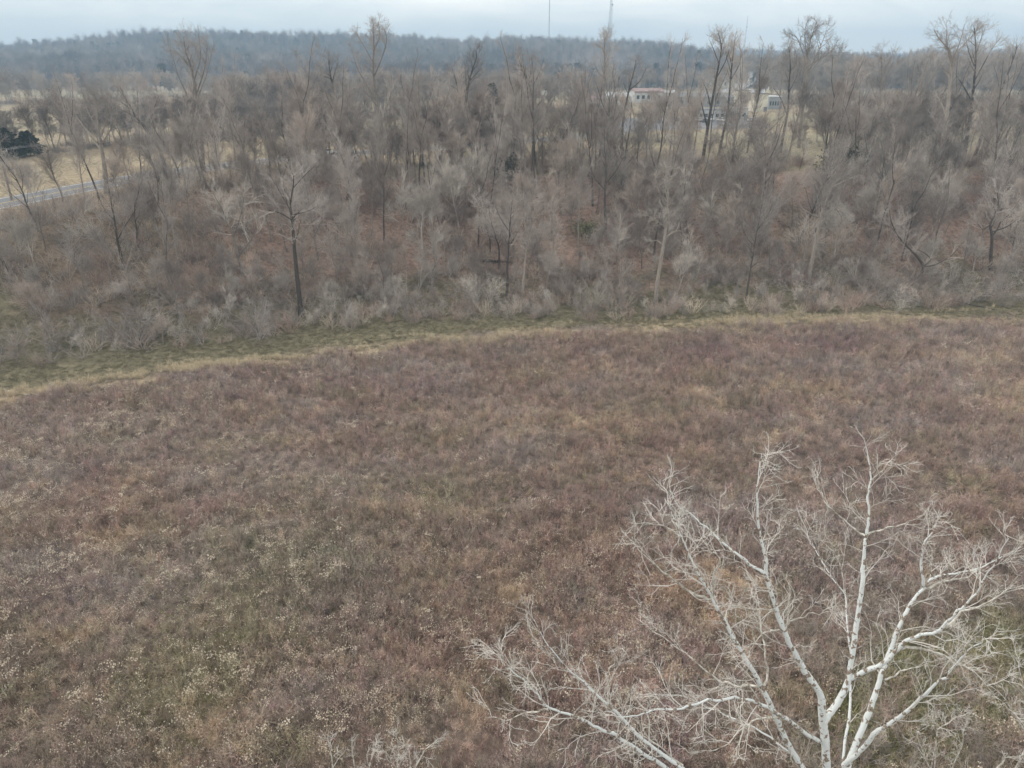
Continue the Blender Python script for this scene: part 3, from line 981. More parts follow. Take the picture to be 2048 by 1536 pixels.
traced_tree('bare_tree', Z4, [(572, 315), (562, 265), (530, 220), (480, 185), (430, 172), (370, 180), (320, 215)],
            [[(480, 185), (440, 100), (420, 40)], [(430, 172), (400, 230), (380, 290)], [(530, 220), (520, 120), (500, 60)]], .24, P_OPEN, B, TP, 'arching trunk bent over sideways with pale drooping twigs', seed=9)
traced_tree('bare_tree', Z5, [(915, 880), (922, 760), (920, 680), (930, 560), (935, 480), (940, 380), (950, 290)],
            [[(925, 560), (970, 500), (1010, 430)], [(930, 480), (880, 400), (850, 330)]], .24, P_CREST, D, TR, 'straight dark trunk of a pair beside the fallen trunk', seed=10)
traced_tree('bare_tree', Z5, [(1008, 885), (1015, 780), (1022, 680), (1030, 590), (1050, 480), (1075, 380), (1090, 300)],
            [[(1030, 590), (1090, 500), (1120, 420)], [(1060, 450), (1030, 350), (1000, 290)]], .24, P_CREST, B, TR, 'right-leaning grey trunk of a pair beside the fallen trunk', seed=11)
traced_tree('bare_tree', Z5, [(1495, 500), (1495, 400), (1490, 300), (1495, 200), (1500, 100), (1490, 0), (1490, -120)],
            [[(1495, 250), (1440, 180), (1400, 100)], [(1495, 200), (1560, 120), (1600, 40)]], .28, P_CREST, D, TW, 'ivy-dark straight trunk standing halfway up the bank', seed=12)
# crest of the bank
traced_tree('bare_tree', Z2, [(325, 950), (290, 830), (262, 740), (232, 650), (210, 580), (192, 500), (178, 440), (170, 390), (172, 350)],
            [[(212, 600), (170, 550), (130, 532), (95, 522)], [(232, 650), (185, 622), (140, 605)], [(265, 770), (215, 760), (165, 765)], [(180, 460), (130, 445), (100, 420)], [(185, 470), (210, 400), (230, 360)]],
            .45, P_OPEN, D, TW, 'leaning dark tree with long curved limbs to one side at the top of the bank', seed=13)
traced_tree('bare_tree', Z2, [(940, 950), (945, 800), (955, 680), (975, 560), (988, 480), (1012, 400), (1035, 330), (1030, 290)],
            [[(950, 690), (930, 560), (912, 470), (890, 400)], [(985, 490), (1030, 430), (1062, 400)], [(970, 580), (970, 450), (960, 350)]],
            .45, P_CREST, D, TW, 'tall tree with twin rising stems and rounded crown at the crest', seed=14)
traced_tree('bare_tree', Z2, [(1372, 1000), (1366, 850), (1361, 650), (1355, 520), (1322, 450), (1288, 380), (1270, 310)],
            [[(1355, 520), (1400, 430), (1430, 340)], [(1358, 560), (1355, 430), (1340, 330)], [(1361, 700), (1310, 640), (1290, 590)], [(1361, 650), (1420, 580), (1440, 520)]],
            .45, P_OPEN, D, TW, 'tall straight tree with wide-open Y crown at the crest', seed=15)
traced_tree('bare_tree', Z2, [(1788, 910), (1780, 700), (1780, 500), (1785, 380), (1780, 270), (1780, 215)],
            [[(1780, 560), (1830, 480), (1850, 420)], [(1782, 480), (1740, 420), (1720, 370)], [(1784, 380), (1810, 320), (1815, 260)]],
            .38, P_CREST, B, TR, 'tall narrow tree standing in line with the lattice mast', seed=16)
traced_tree('bare_tree', Z2, [(490, 905), (475, 700), (455, 600), (430, 450), (430, 330), (432, 230), (430, 140)],
            [[(470, 700), (520, 600), (540, 500), (530, 420)], [(450, 590), (380, 480), (330, 390), (300, 280)], [(430, 450), (480, 340), (510, 240), (500, 180)], [(430, 360), (370, 260), (320, 180)], [(455, 620), (400, 560), (370, 520)], [(430, 300), (470, 220), (460, 130)]],
            .5, dict(P_CREST, len=[4.2, 2.0, 1.1], per_m=1.3), B, TW, 'very large dense-twigged tree rising above the ridge line', seed=17)
for k, (tr, lm) in enumerate((([(795, 925), (790, 780), (795, 680), (800, 600), (810, 520)], [[(792, 740), (750, 660), (740, 560)]]),
                              ([(838, 912), (830, 800), (845, 700), (850, 640), (860, 560)], [[(836, 760), (880, 680), (890, 600)]]),
                              ([(878, 915), (880, 820), (905, 740), (915, 660), (920, 560)], [[(882, 800), (960, 720), (1010, 660)], [(880, 850), (920, 800), (960, 790)]]))):
    traced_tree('bare_tree', Z2, tr, lm, .28, P_OPEN, D, TW, 'one of three close dark trunks at the crest', group='close trio of trunks at the crest', seed=18 + k)
traced_tree('bare_tree', Z2, [(1880, 880), (1890, 700), (1925, 520), (1955, 420), (1965, 350)],
            [[(1890, 700), (1850, 600), (1840, 500), (1830, 420)], [(1920, 540), (1990, 480), (2030, 390)]], .4, P_OPEN, D, TW, 'broad tree with a forked crown in front of the red-roofed buildings', seed=22)
traced_tree('bare_tree', Z2, [(1760, 880), (1752, 780), (1710, 710), (1660, 690), (1610, 705), (1580, 720)],
            [[(1740, 750), (1760, 660), (1780, 600)], [(1700, 705), (1680, 640), (1650, 580)]], .26, P_OPEN, D, TW, 'tree with a trunk arching over into a hook', seed=23)
traced_tree('bare_tree', Z3, [(395, 840), (425, 650), (440, 560), (468, 400), (490, 290), (498, 230), (478, 170)],
            [[(440, 560), (420, 460), (390, 400)], [(470, 390), (520, 310), (535, 250)], [(480, 330), (450, 240), (430, 200)], [(425, 640), (400, 560), (380, 480)]],
            .42, P_OPEN, D, TW, 'tall tree with a ragged hooked top by the thin mast', seed=24)
traced_tree('bare_tree', Z3, [(475, 830), (500, 700), (528, 580), (538, 450), (548, 340), (560, 240), (565, 190)],
            [[(528, 580), (570, 520), (600, 480)], [(540, 430), (590, 330), (600, 260)], [(545, 380), (520, 290), (510, 230)]], .38, P_CREST, D, TR, 'bowed tall tree paired with the hook-topped one', seed=25)
traced_tree('bare_tree', Z3, [(795, 785), (820, 650), (838, 560), (842, 430), (850, 330), (840, 240)],
            [[(835, 580), (800, 500), (760, 450)], [(840, 480), (880, 400), (900, 320)]], .42, P_CREST, D, TW, 'dark tall tree standing in front of the white gabled building', seed=26)
traced_tree('bare_tree', Z3, [(890, 760), (905, 600), (935, 420), (935, 300), (950, 210), (985, 110)],
            [[(940, 380), (985, 280), (1020, 200), (1045, 120)], [(935, 330), (900, 230), (870, 170), (830, 210)], [(960, 340), (1040, 280), (1090, 230)], [(935, 300), (920, 200), (930, 120)], [(920, 500), (860, 400), (820, 320)]],
            .5, dict(P_CREST, per_m=1.2), B, TR, 'great vase-crowned tree standing well above the crest woods', seed=27)
traced_tree('bare_tree', Z3, [(1262, 795), (1275, 650), (1308, 560), (1318, 430), (1315, 330), (1320, 250)],
            [[(1310, 540), (1260, 430), (1240, 330)], [(1318, 430), (1370, 340), (1390, 270)]], .42, P_CREST, B, TR, 'rounded brown-crowned tree at the crest before the pale field', seed=28)
traced_tree('bare_tree', Z3, [(1595, 920), (1625, 760), (1645, 640), (1662, 500), (1668, 400), (1682, 310), (1665, 250), (1620, 210), (1585, 150)],
            [[(1682, 310), (1715, 230), (1745, 120)], [(1680, 330), (1650, 230), (1650, 110)], [(1645, 600), (1615, 510), (1580, 480)], [(1690, 290), (1760, 210), (1780, 150)]],
            .5, P_OPEN, B, TR, 'tallest open-crowned tree with three upswept limbs above the pale field', seed=29)
traced_tree('bare_tree', Z3, [(1740, 800), (1765, 640), (1782, 520), (1792, 420), (1800, 310), (1800, 220), (1790, 130)],
            [[(1790, 410), (1850, 310), (1890, 240), (1930, 190)], [(1798, 340), (1760, 260), (1750, 190)], [(1800, 280), (1830, 190), (1850, 140)], [(1782, 520), (1730, 430), (1700, 390)]],
            .5, P_CREST, D, TW, 'tall dark tree with dense broad top beside the three-limbed one', seed=30)
traced_tree('bare_tree', Z3, [(1795, 800), (1850, 640), (1895, 545), (1940, 440), (1975, 350), (2005, 270), (2010, 220)],
            [[(1880, 620), (1845, 580), (1815, 550)], [(1940, 440), (2000, 380), (2050, 330)], [(1920, 490), (1910, 390), (1890, 330)]], .4, P_OPEN, D, TW, 'tree leaning strongly aside with a stub limb before the pale field', seed=31)
traced_tree('bare_tree', Z3, [(1945, 720), (1975, 655), (2010, 610), (2055, 560), (2110, 500), (2150, 420)],
            [[(2010, 610), (2040, 500), (2050, 400)], [(1975, 655), (1990, 560), (1980, 480)]], .34, P_OPEN, D, TW, 'near-fallen thick trunk slanting out over the pale field', seed=32)
traced_tree('bare_tree', Z1, [(1190, 1010), (1180, 800), (1155, 600), (1135, 470), (1115, 380), (1090, 310), (1075, 250)],
            [[(1150, 560), (1200, 400), (1215, 260)], [(1120, 400), (1060, 330), (1010, 280)], [(1135, 470), (1180, 330), (1160, 200)]], .46, P_CREST, B, TW, 'pale-trunked large tree with airy crown reaching the ridge skyline', seed=33)
traced_tree('bare_tree', Z1, [(985, 1035), (940, 880), (860, 760), (800, 690), (760, 620), (720, 550), (705, 510)],
            [[(770, 640), (700, 590), (640, 565)], [(800, 690), (745, 660), (710, 640)], [(860, 760), (900, 640), (930, 560)]], .4, P_OPEN, D, TW, 'dark tree leaning towards the road with a bare bent top', seed=34)
traced_tree('bare_tree', Z1, [(625, 1130), (610, 960), (590, 850), (575, 740), (560, 620), (550, 560)],
            [[(600, 900), (520, 780), (450, 690), (420, 630)], [(590, 850), (660, 740), (700, 640)], [(580, 760), (510, 650), (490, 590)], [(585, 800), (640, 660), (650, 580)]],
            .45, dict(P_CREST, len=[3.8, 1.9, 1.0], per_m=1.3), B, TW, 'round broad-crowned grey-brown tree beside the road', seed=35)

# --- the rest of the wood
SPOT = []


def clear_of(x_, y_, dist):
    for a, b_ in SPOT:
        if (a - x_) ** 2 + (b_ - y_) ** 2 < dist * dist:
            return False
    return True


for o in list(bpy.data.objects):
    if o.type == 'EMPTY' and 'label' in o.keys():
        SPOT.append((o.location.x, o.location.y))



LAB = {'spread': 'grey-brown bare tree with wide twiggy crown', 'slim': 'slim reddish-brown bare tree with upright twigs', 'dark': 'dark-trunked bare tree with spreading limbs', 'pale': 'pale silvery bare tree with fine upright twigs'}


MARK = [(at_, ground(*uv)) for at_, uv in (('the candelabra tree', (603, 632)), ('the silvery fan-crowned tree', (1311, 606)), ('the stout grey-trunked tree', (1616, 571)), ('the Y-forked tree', (1981, 539)),
                                           ('the arching bent trunk', (223, 523)), ('the level fallen trunk', (980, 526)), ('the leaning curve-limbed tree', (711, 325)), ('the twin-stemmed crest tree', (921, 325)), ('the open-Y crest tree', (1069, 342)),
                                           ('the hook-topped tree', (1404, 327)), ('the vase-crowned tree', (1597, 296)), ('the tallest three-limbed tree', (1872, 358)), ('the round roadside tree', (214, 386)), ('the trunk slanting over the field', (2008, 281)))]


def fill(n, s0, s1, dist, kinds, probs, smin, smax, where, xlim=(-125, 125), cat='tree'):
    c = tries = 0
    while c < n and tries < 9000:
        tries += 1
        x_ = rng.uniform(*xlim); sq = rng.uniform(s0, s1); y_ = float(base_y(np.array(x_))) + sq
        if not in_view(np.array([x_]), np.array([y_]), np.array([hz(x_, y_) + 6]), 1.05)[0]: continue
        if not clear_of(x_, y_, dist) or road_dist(x_, y_) < 9.5: continue
        sc = rng.uniform(smin, smax)
        if sq > 28 and .02 < x_ / y_ < .42 and rng.uniform() < (.72 if x_ / y_ > .24 else .15): continue      # open view to the buildings
        if x_ < -42 and sq > 6:                                   # thinner, lower growth below the road
            if rng.uniform() < .15: continue
            sc *= .85
        if x_ < -40 and road_dist(x_, y_) < 40 and y_ > np.interp(x_, [r[0] for r in ROAD[:9]], [r[1] for r in ROAD[:9]]): continue
        if x_ < -35 and road_dist(x_, y_) < 16 and cat != 'tree': continue
        kd = rng.choice(kinds, p=probs)
        i = int(rng.integers(0, 9))
        near = min(MARK, key=lambda m_: (m_[1][0] - x_) ** 2 + (m_[1][1] - y_) ** 2)[0]
        f_ = (sc - smin * .8) / (smax - smin * .8)
        size = 'small ' if f_ < .4 else ('tall ' if f_ > .75 else '')
        lab = size + LOOK.get((kd, i % len(KINDS[kd])), LAB.get(kd, '')) + ' ' + where + ' near ' + near
        place(kd, i, (x_, y_, hz(x_, y_) - .1), sc, rng.uniform(0, 6.28), lab, cat, lab)
        SPOT.append((x_, y_)); c += 1


LAB = {'tall': 'lofty slender bare tree', 'spread': 'wide-crowned grey bare tree', 'slim': 'slim reddish-brown bare tree', 'dark': 'dark-trunked bare tree', 'pale': 'pale silvery bare tree'}
LOOK = {('sapling', k): nm + ' sapling' for k, nm in enumerate(('grey', 'reddish', 'silvery', 'grey', 'reddish'))}
LOOK.update({('shrub', k): nm + ' twiggy shrub' for k, nm in enumerate(('grey', 'reddish', 'pale', 'grey'))})
fill(86, 31, 52, 2.6, ['tall', 'spread', 'slim', 'dark'], [.58, .14, .16, .12], .82, 1.28, 'on the crest')
fill(40, 52, 90, 4.2, ['tall', 'spread', 'slim'], [.6, .2, .2], .8, 1.2, 'behind the crest', xlim=(-60, 130))
fill(100, 9, 32, 2.8, ['tall', 'spread', 'slim', 'dark', 'pale'], [.36, .22, .2, .12, .10], .65, 1.1, 'on the leafy slope')
fill(24, 1, 9, 3.0, ['spread', 'slim', 'pale', 'dark'], [.4, .25, .2, .15], .4, .75, 'at the slope foot')
fill(185, 6, 46, 1.4, ['sapling'], [1], .8, 1.9, 'on the leafy slope', cat='sapling')
fill(60, -3, 10, 1.6, ['sapling'], [1], .4, .9, 'at the slope foot', cat='sapling')
fill(70, 6, 40, 1.6, ['shrub'], [1], .6, 1.2, 'on the leafy slope', cat='shrub')
fill(64, -3, 8, 1.6, ['shrub'], [1], .6, 1.3, 'at the slope foot', cat='shrub')

fill(40, -8, 1, 1.6, ['shrub'], [1], .4, .9, 'in the green strip', xlim=(-85, 100), cat='shrub')
fill(40, -8, 1, 1.6, ['sapling'], [1], .35, .8, 'in the green strip', xlim=(-85, 100), cat='sapling')
fill(12, -8, 0, 1.8, ['shrub'], [1], .6, 1.3, 'in the green grass', xlim=(-85, -8), cat='shrub')
fill(16, -8, 0, 1.8, ['sapling'], [1], .4, .9, 'in the green grass', xlim=(-85, -8), cat='sapling')

# larger pale thickets seen at the foot of the bank
for (u, v, h), lab in zip(((275, 690, 5.2), (520, 680, 5.6), (105, 690, 4.4), (690, 655, 4.0), (1790, 628, 4.6), (1545, 635, 3.0), (1900, 600, 4.2)),
                          ('silvery arching thicket shrub beside the green grass', 'big drooping pale thicket shrub in front of the candelabra tree', 'grey thicket shrub with drooping twigs near the meadow corner',
                           'low wide pale shrub with a horizontal stem', 'yellowish spreading shrub over the green grass', 'small tan shrub under the slender crooked tree', 'pale shrub slanting out sideways below the Y-forked tree')):
    g = ground(u, v)
    place('shrub', int(u), g, h / 4.0, rng.uniform(0, 6), lab, 'shrub', None)


# --- woods beyond the crest and along the far sides of the fields (too many and too veiled to count)
BELT = []
for sd, Pq, lnb in ((1, P_SPREAD, .34), (2, P_UP, .28), (3, P_SPREAD, .32), (4, P_UP, .3)):
    R = np.random.default_rng(600 + sd); mb = MB(); H_ = 16
    Pq = dict(Pq, n=[7, 6, 4], tw=.02)
    tp = poly(R, (0, 0, -.5), (R.normal(0, .06), R.normal(0, .06), 1), H_ * .85, 7, .07, .06); mb.tube(tp, np.linspace(.2, .05, 8), 5)
    sprout(R, mb, mb, tp, .1, dict(Pq, t0=[.5, .2, .2]), 0)
    for k in range(9):
        p, d = along(tp, R.uniform(.3, .95))
        lp = poly(R, p, side_dir(R, d, R.uniform(.4, .95)), H_ * lnb * R.uniform(.6, 1.2), 5, .12, .06)
        mb.tube(lp, np.linspace(.08, .02, 6), 4); sprout(R, mb, mb, lp, .06, Pq, 0)
    for k in range(10):                                         # brush about the foot
        a_ = R.uniform(0, 6.28); q0 = np.array([math.cos(a_), math.sin(a_), 0]) * R.uniform(.5, 3.5)
        for k2_ in range(9):
            mb.cone(q0 + R.normal(0, .3, 3) * np.array([1, 1, 0]), q0 + np.array([R.normal(0, .9), R.normal(0, .9), R.uniform(1, 3)]), .03)
    BELT.append((mb, M['brush']))


def belt(name, x, y, sc, cols, label):
    n_ = len(x)
    tt_ = np.array([lin(*c) for c in cols])[rng.integers(0, len(cols), n_)] * rng.uniform(.7, 1.25, (n_, 1))
    scatter(name, np.stack([x, y, height(x, y) - .1], 1), np.stack([rng.normal(0, .05, n_), rng.normal(0, .05, n_), rng.uniform(0, 6.28, n_)], 1),
            rng.uniform(*sc, n_), rng.integers(0, 4, n_), tt_, BELT, label, 'wood')


def row(pts, n_, jit):
    P_ = np.array([ground(u, v) for u, v in pts])
    t_ = rng.uniform(0, len(P_) - 1, n_)
    x_ = np.interp(t_, np.arange(len(P_)), P_[:, 0]); y_ = np.interp(t_, np.arange(len(P_)), P_[:, 1])
    return x_ + rng.normal(0, jit * .2, n_), y_ + np.abs(rng.normal(0, jit, n_))


GREY = ((168, 158, 148), (156, 148, 140), (172, 156, 144))
DARK = ((140, 131, 125), (150, 138, 130), (132, 125, 120))
belt('wood_beyond_road', *row([(-160, 340), (120, 306), (260, 294), (420, 283), (560, 270)], 150, 22), (.55, .9), DARK, 'dark leafless wood massed beyond the road')
belt('wood_behind_field', *row([(380, 270), (600, 240), (800, 236), (1000, 229), (1150, 227)], 190, 40), (.8, 1.25), DARK + GREY, 'leafless tree belt behind the pale roadside field')
belt('wood_below_ridge', *row([(-180, 216), (150, 208), (450, 203), (800, 202), (980, 200)], 300, 90), (.7, 1.15), GREY, 'hazy leafless wood below the ridge beyond the fields')
belt('wood_behind_buildings', *row([(900, 200), (1100, 196), (1260, 188), (1400, 184), (1480, 192)], 130, 90), (.8, 1.3), GREY, 'leafless wood behind the cluster of low buildings')
belt('wood_behind_pale_field', *row([(1575, 214), (1700, 207), (1850, 206), (2060, 212), (2200, 216)], 240, 50), (1.1, 1.9), GREY, 'brown leafless wood behind the pale field')
x_ = rng.uniform(-60, 150, 700); y_ = base_y(x_) + rng.uniform(50, 112, 700)
k_ = (fbm(x_ / 26, y_ / 26, 181, 3) > .49) & np.array([road_dist(a, b_) > 11 for a, b_ in zip(x_, y_)]) & (x_ > -50 + (y_ - 150) * .2)
k_ &= rng.uniform(0, 1, 700) < np.interp(x_, [-60, 0, 20, 60, 90], [.8, .7, .3, .35, .6])
k_ &= ~((x_ / y_ > .02) & (x_ / y_ < .42) & (rng.uniform(0, 1, 700) < np.where(x_ / y_ > .24, .85, .4)))
belt('wood_behind_crest', x_[k_], y_[k_], (.6, 1.05), GREY + DARK, 'thin leafless wood behind the crest of the bank')

for kd, lst in KINDS.items():                                   # prototypes that found no place
    for src in lst:
        if src.name not in PROTO_USED:
            for ch in list(src.children): bpy.data.objects.remove(ch)
            bpy.data.objects.remove(src)


def evergreen(u, v, h, rx, label, material, seed, n=1500):
    g = ground(u, v); R = np.random.default_rng(seed)
    root = empty('evergreen_tree', g)
    mt = MB(); mt.tube(poly(R, (0, 0, -.3), (0, 0, 1), h * .9, 6, .03, .1), np.linspace(.2, .03, 7), 6)
    mt.build('trunk', M['bark_dark'], root)
    leafy(seed, n, rx, h * .92, h * .08, .8).build('crown', material, root)
    tag(root, label, 'tree')


evergreen(15, 318, 7, 4.0, 'dark green cedar beyond the road near the power pole', M['evergreen'], 201, 2600)
evergreen(62, 312, 5.5, 2.6, 'second dark green cedar beside the larger cedar', M['evergreen'], 202, 2200)
evergreen(985, 262, 15, 4.0, 'dark rounded tree in the pale field beyond the road', M['vine'], 203, 1100)
evergreen(1508, 178, 14, 7, 'dark evergreen clump beside the distant highway', M['evergreen'], 204, 1600)
evergreen(1535, 180, 12, 6, 'low dark evergreen next to the highway clump', M['evergreen'], 205, 1400)


M['honeysuckle'] = mat('honeysuckle_leaves', lin(118, 116, 86), obj_var=.1, scale=.8)


def vine(u, v, h, rx, label, seed, n=900, leaf='vine'):
    g = ground(u, v); R = np.random.default_rng(seed)
    root = empty('vine_thicket', g)
    mt = MB()
    for k in range(7):
        a = R.uniform(0, 6.28)
        mt.tube(poly(R, (.3 * math.cos(a), .3 * math.sin(a), -.2), (.5 * math.cos(a), .5 * math.sin(a), 1), h * .9, 5, .15, .05), np.linspace(.07, .02, 6), 4)
    mt.build('stem', M['bark_dark'], root)
    mb = MB()
    for i in range(n):
        p = R.normal(0, 1, 3) * np.array([rx * .5, rx * .5, h * .2]) + np.array([0, 0, h * .6])
        if p[2] < .2: continue
        d = nrm(R.normal(0, 1, 3)); s = nrm(np.cross(d, R.normal(0, 1, 3))); L_ = R.uniform(.15, .45)
        mb.add([p - s * L_ * .4, p + s * L_ * .4, p + d * L_, p + d * L_ * .4 - s * L_ * .5], [(0, 1, 2, 3)])
    mb.build('leaves', M[leaf], root)
    tag(root, label, 'thicket')


vine(1690, 352, 6.5, 4.5, 'dark leafy vine thicket draped high on the bank', 211, 1500)
vine(1660, 362, 5.0, 3.2, 'smaller dark vine tangle beside the high thicket', 212)
vine(1012, 372, 6.0, 2.4, 'dark vine-wrapped stems near the top of the bank', 213)
vine(585, 335, 5.0, 1.8, 'narrow vine-covered stump by the road', 214, 600)
vine(1170, 480, 3.2, 2.2, 'olive green honeysuckle patch on the slope', 216, 500, 'honeysuckle')


def log(p0, p1, r, label, seed):
    a, bb = ground(*p0), ground(*p1); R = np.random.default_rng(seed)
    root = empty('fallen_log', a)
    n_ = 7
    pts = np.array([a + (bb - a) * t_ for t_ in np.linspace(0, 1, n_)])
    pts[:, 2] = [max(hz(p[0], p[1]), p[2]) + r * .8 for p in pts]
    pts = pts - a + R.normal(0, .05, pts.shape)
    mb = MB(); mb.tube(pts, np.linspace(r, r * .5, n_), 7)
    mb.build('trunk', M['bark_dark'], root)
    for k in range(3):
        p, d = along(pts, R.uniform(.4, .95))
        m2 = MB(); m2.tube(poly(R, p, side_dir(R, d, 1.0) + np.array([0, 0, .5]), R.uniform(.6, 1.5), 3, .1, 0), np.linspace(r * .3, .02, 4), 4)
        m2.build('branch_stub', M['bark_dark'], root)
    tag(root, label, 'log')


log((949, 524), (1030, 527), .28, 'fallen trunk lying level between the paired trunks on the slope', 1)
log((1018, 591), (1045, 589), .2, 'short dark log lying by the foot of the slope', 2)
log((282, 646), (330, 636), .2, 'mossy fallen log on the green grass among shrubs', 3)
log((925, 420), (955, 410), .25, 'dark broken log high on the slope', 4)
log((1600, 577), (1660, 583), .22, 'bent fallen trunk beneath the stout grey-trunked tree', 5)
log((1880, 598), (1990, 622), .16, 'long thin dark stem standing in for a shadow across the green grass', 6)  # dark stem modelled in place of a tree's cast shadow on the grass

# ------------------------------------------------------------------ the road, its lines and what stands along it
M['asphalt'] = mat('asphalt', lin(112, 112, 116), var=.12, scale=.4, rough=.8)
M['paint'] = mat('road_paint_white', (.75, .75, .73), var=.12, scale=1.5)
M['yellow'] = mat('road_paint_yellow', (.62, .47, .14), var=.15, scale=1.5)


def smooth_line(pts, step=4.0):
    p = np.array(pts, float)
    d = np.concatenate([[0], np.cumsum(np.linalg.norm(np.diff(p, axis=0), axis=1))])
    t_ = np.arange(0, d[-1], step)
    o = np.stack([np.interp(t_, d, p[:, c]) for c in range(p.shape[1])], 1)
    for k in range(6):
        o[1:-1] = .25 * o[:-2] + .5 * o[1:-1] + .25 * o[2:]
    return o


def ribbon(name, line, off, wd, zfun, material, parent=None, dash=None):
    t_ = np.gradient(line[:, :2], axis=0); t_ /= np.linalg.norm(t_, axis=1)[:, None]
    nn_ = np.stack([-t_[:, 1], t_[:, 0]], 1)
    V, F = [], []
    for i in range(len(line)):
        for s_ in (off - wd / 2, off + wd / 2):
            q_ = line[i, :2] + nn_[i] * s_
            V.append((q_[0], q_[1], zfun(q_[0], q_[1], i)))
    for i in range(len(line) - 1):
        if dash and (i % dash[1]) >= dash[0]: continue
        F.append((2 * i + 1, 2 * i, 2 * i + 2, 2 * i + 3))
    return link_mesh(name, V, F, material, parent)


RL = smooth_line(ROAD)
road = ribbon('road', RL, 0, 9.6, lambda a, b_, i: ROAD_Z, M['asphalt'])
tag(road, 'grey two-lane road with white edge lines behind the trees', 'road', kind='structure')
for off, wd, mm, nm in ((-4.2, .22, M['paint'], 'edge_line'), (4.2, .22, M['paint'], 'edge_line'), (.16, .14, M['yellow'], 'centre_line'), (-.16, .14, M['yellow'], 'centre_line')):
    ribbon(nm, RL, off, wd, lambda a, b_, i: ROAD_Z + .006, mm, road)
HL = smooth_line([p[:2] for p in HWY], 6)
M['concrete'] = mat('pale_concrete_road', lin(168, 168, 170), var=.08, scale=.3)
hw = ribbon('highway', HL, 0, 16, lambda a, b_, i: hz(a, b_) + 1.2, M['concrete'])
tag(hw, 'pale distant highway climbing the wooded hill', 'road', kind='structure')
ribbon('centre_line', HL, 0, .8, lambda a, b_, i: hz(a, b_) + 1.24, M['yellow'], hw)

# cars
M['car_white'] = mat('car_paint_white', (.78, .78, .77), var=.03, rough=.3, spec=.5)
M['car_dark'] = mat('car_paint_dark', (.06, .065, .075), var=.1, rough=.3, spec=.5)
M['car_red'] = mat('car_paint_red', (.32, .04, .04), var=.1, rough=.3, spec=.5)
M['car_grey'] = mat('car_paint_grey', (.35, .36, .37), var=.05, rough=.3, spec=.5)
M['glass'] = mat('dark_window_glass', (.03, .04, .05), var=.1, rough=.1, spec=.6)
M['rubber'] = mat('rubber', (.025, .025, .025), var=.1)


def prism(mb, prof, y0, y1, inset=0.0):
    """profile in x-z swept along y"""
    n_ = len(prof)
    v = [(p[0], y0, p[1]) for p in prof] + [(p[0], y1, p[1]) for p in prof]
    f = [tuple(range(n_)), tuple(range(2 * n_ - 1, n_ - 1, -1))] + [((i + 1) % n_, i, n_ + i, n_ + (i + 1) % n_) for i in range(n_)]
    mb.add(v, f)


def make_car(paint):
    root = empty('parked_car')
    mb = MB(); prism(mb, [(-2.2, .35), (2.2, .35), (2.25, .7), (2.1, .88), (1.0, .98), (-1.6, 1.02), (-2.2, .95)], -.88, .88); mb.build('body', paint, root)
    mb = MB(); prism(mb, [(-1.5, 1.0), (.95, 1.0), (.35, 1.4), (-1.1, 1.42)], -.74, .74); mb.build('window_band', M['glass'], root)
    mb = MB(); prism(mb, [(-1.15, 1.40), (.4, 1.38), (.25, 1.46), (-1.0, 1.48)], -.7, .7); mb.build('roof', paint, root)
    for sx in (-1.35, 1.4):
        for sy in (-.8, .8):
            mb = MB(); a_ = np.arange(10) * 2 * math.pi / 10
            prism(mb, [(sx + .33 * math.cos(g_), .33 + .33 * math.sin(g_)) for g_ in a_], sy - .1, sy + .1); mb.build('wheel', M['rubber'], root)
    return root


cars = {k: make_car(M['car_' + k]) for k in ('white', 'dark', 'red', 'grey')}
car_first = set()


def put_car(kind, x_, y_, z_, rz, label, group):
    o = cars[kind] if kind not in car_first else copy_tree(cars[kind])
    car_first.add(kind)
    o.location = (float(x_), float(y_), float(z_)); o.rotation_euler = (0, 0, rz)
    tag(o, label, 'car', group)


for k, (u, kd) in enumerate(((1225, 'white'), (1300, 'white'), (1312, 'grey'), (1345, 'white'), (1356, 'dark'), (1368, 'white'), (1382, 'grey'), (1396, 'white'), (1408, 'dark'), (1420, 'white'), (1443, 'white'), (1455, 'white'), (1466, 'red'), (1500, 'white'))):
    p = ground(u, 242 + (k % 3) * 1.5)
    put_car(kd, p[0], p[1], ROAD_Z + .004, 1.5 + rng.normal(0, .1), f'{kd} car parked in the row before the low white building', f'{kd} cars parked before the low white building')
for kd, u, lab in (('white', 668, 'white car on the road behind the leaning dark tree'), ('dark', 694, 'dark car following the white car on the road')):
    i = int(np.argmin(np.abs(RL[:, 0] - at_z(u, 310, ZT)[0]))); d = RL[i + 1] - RL[i]
    nrm_ = np.array([-d[1], d[0]]) / np.linalg.norm(d)
    q_ = RL[i] + nrm_ * 2.0
    put_car(kd, q_[0], q_[1], ROAD_Z + .004, math.atan2(d[1], d[0]), lab, None)
for k, u in enumerate((892, 1008, 1092, 1180)):
    p = ground(u, 249)
    put_car(('grey', 'white', 'white', 'dark')[k], p[0], p[1], p[2] + .02, .3 * k, ('grey car standing alone in the roadside field', 'white car by the dark rounded tree in the field', 'white car near the tall pole sign', 'dark car near the red-roofed shed')[k], None)

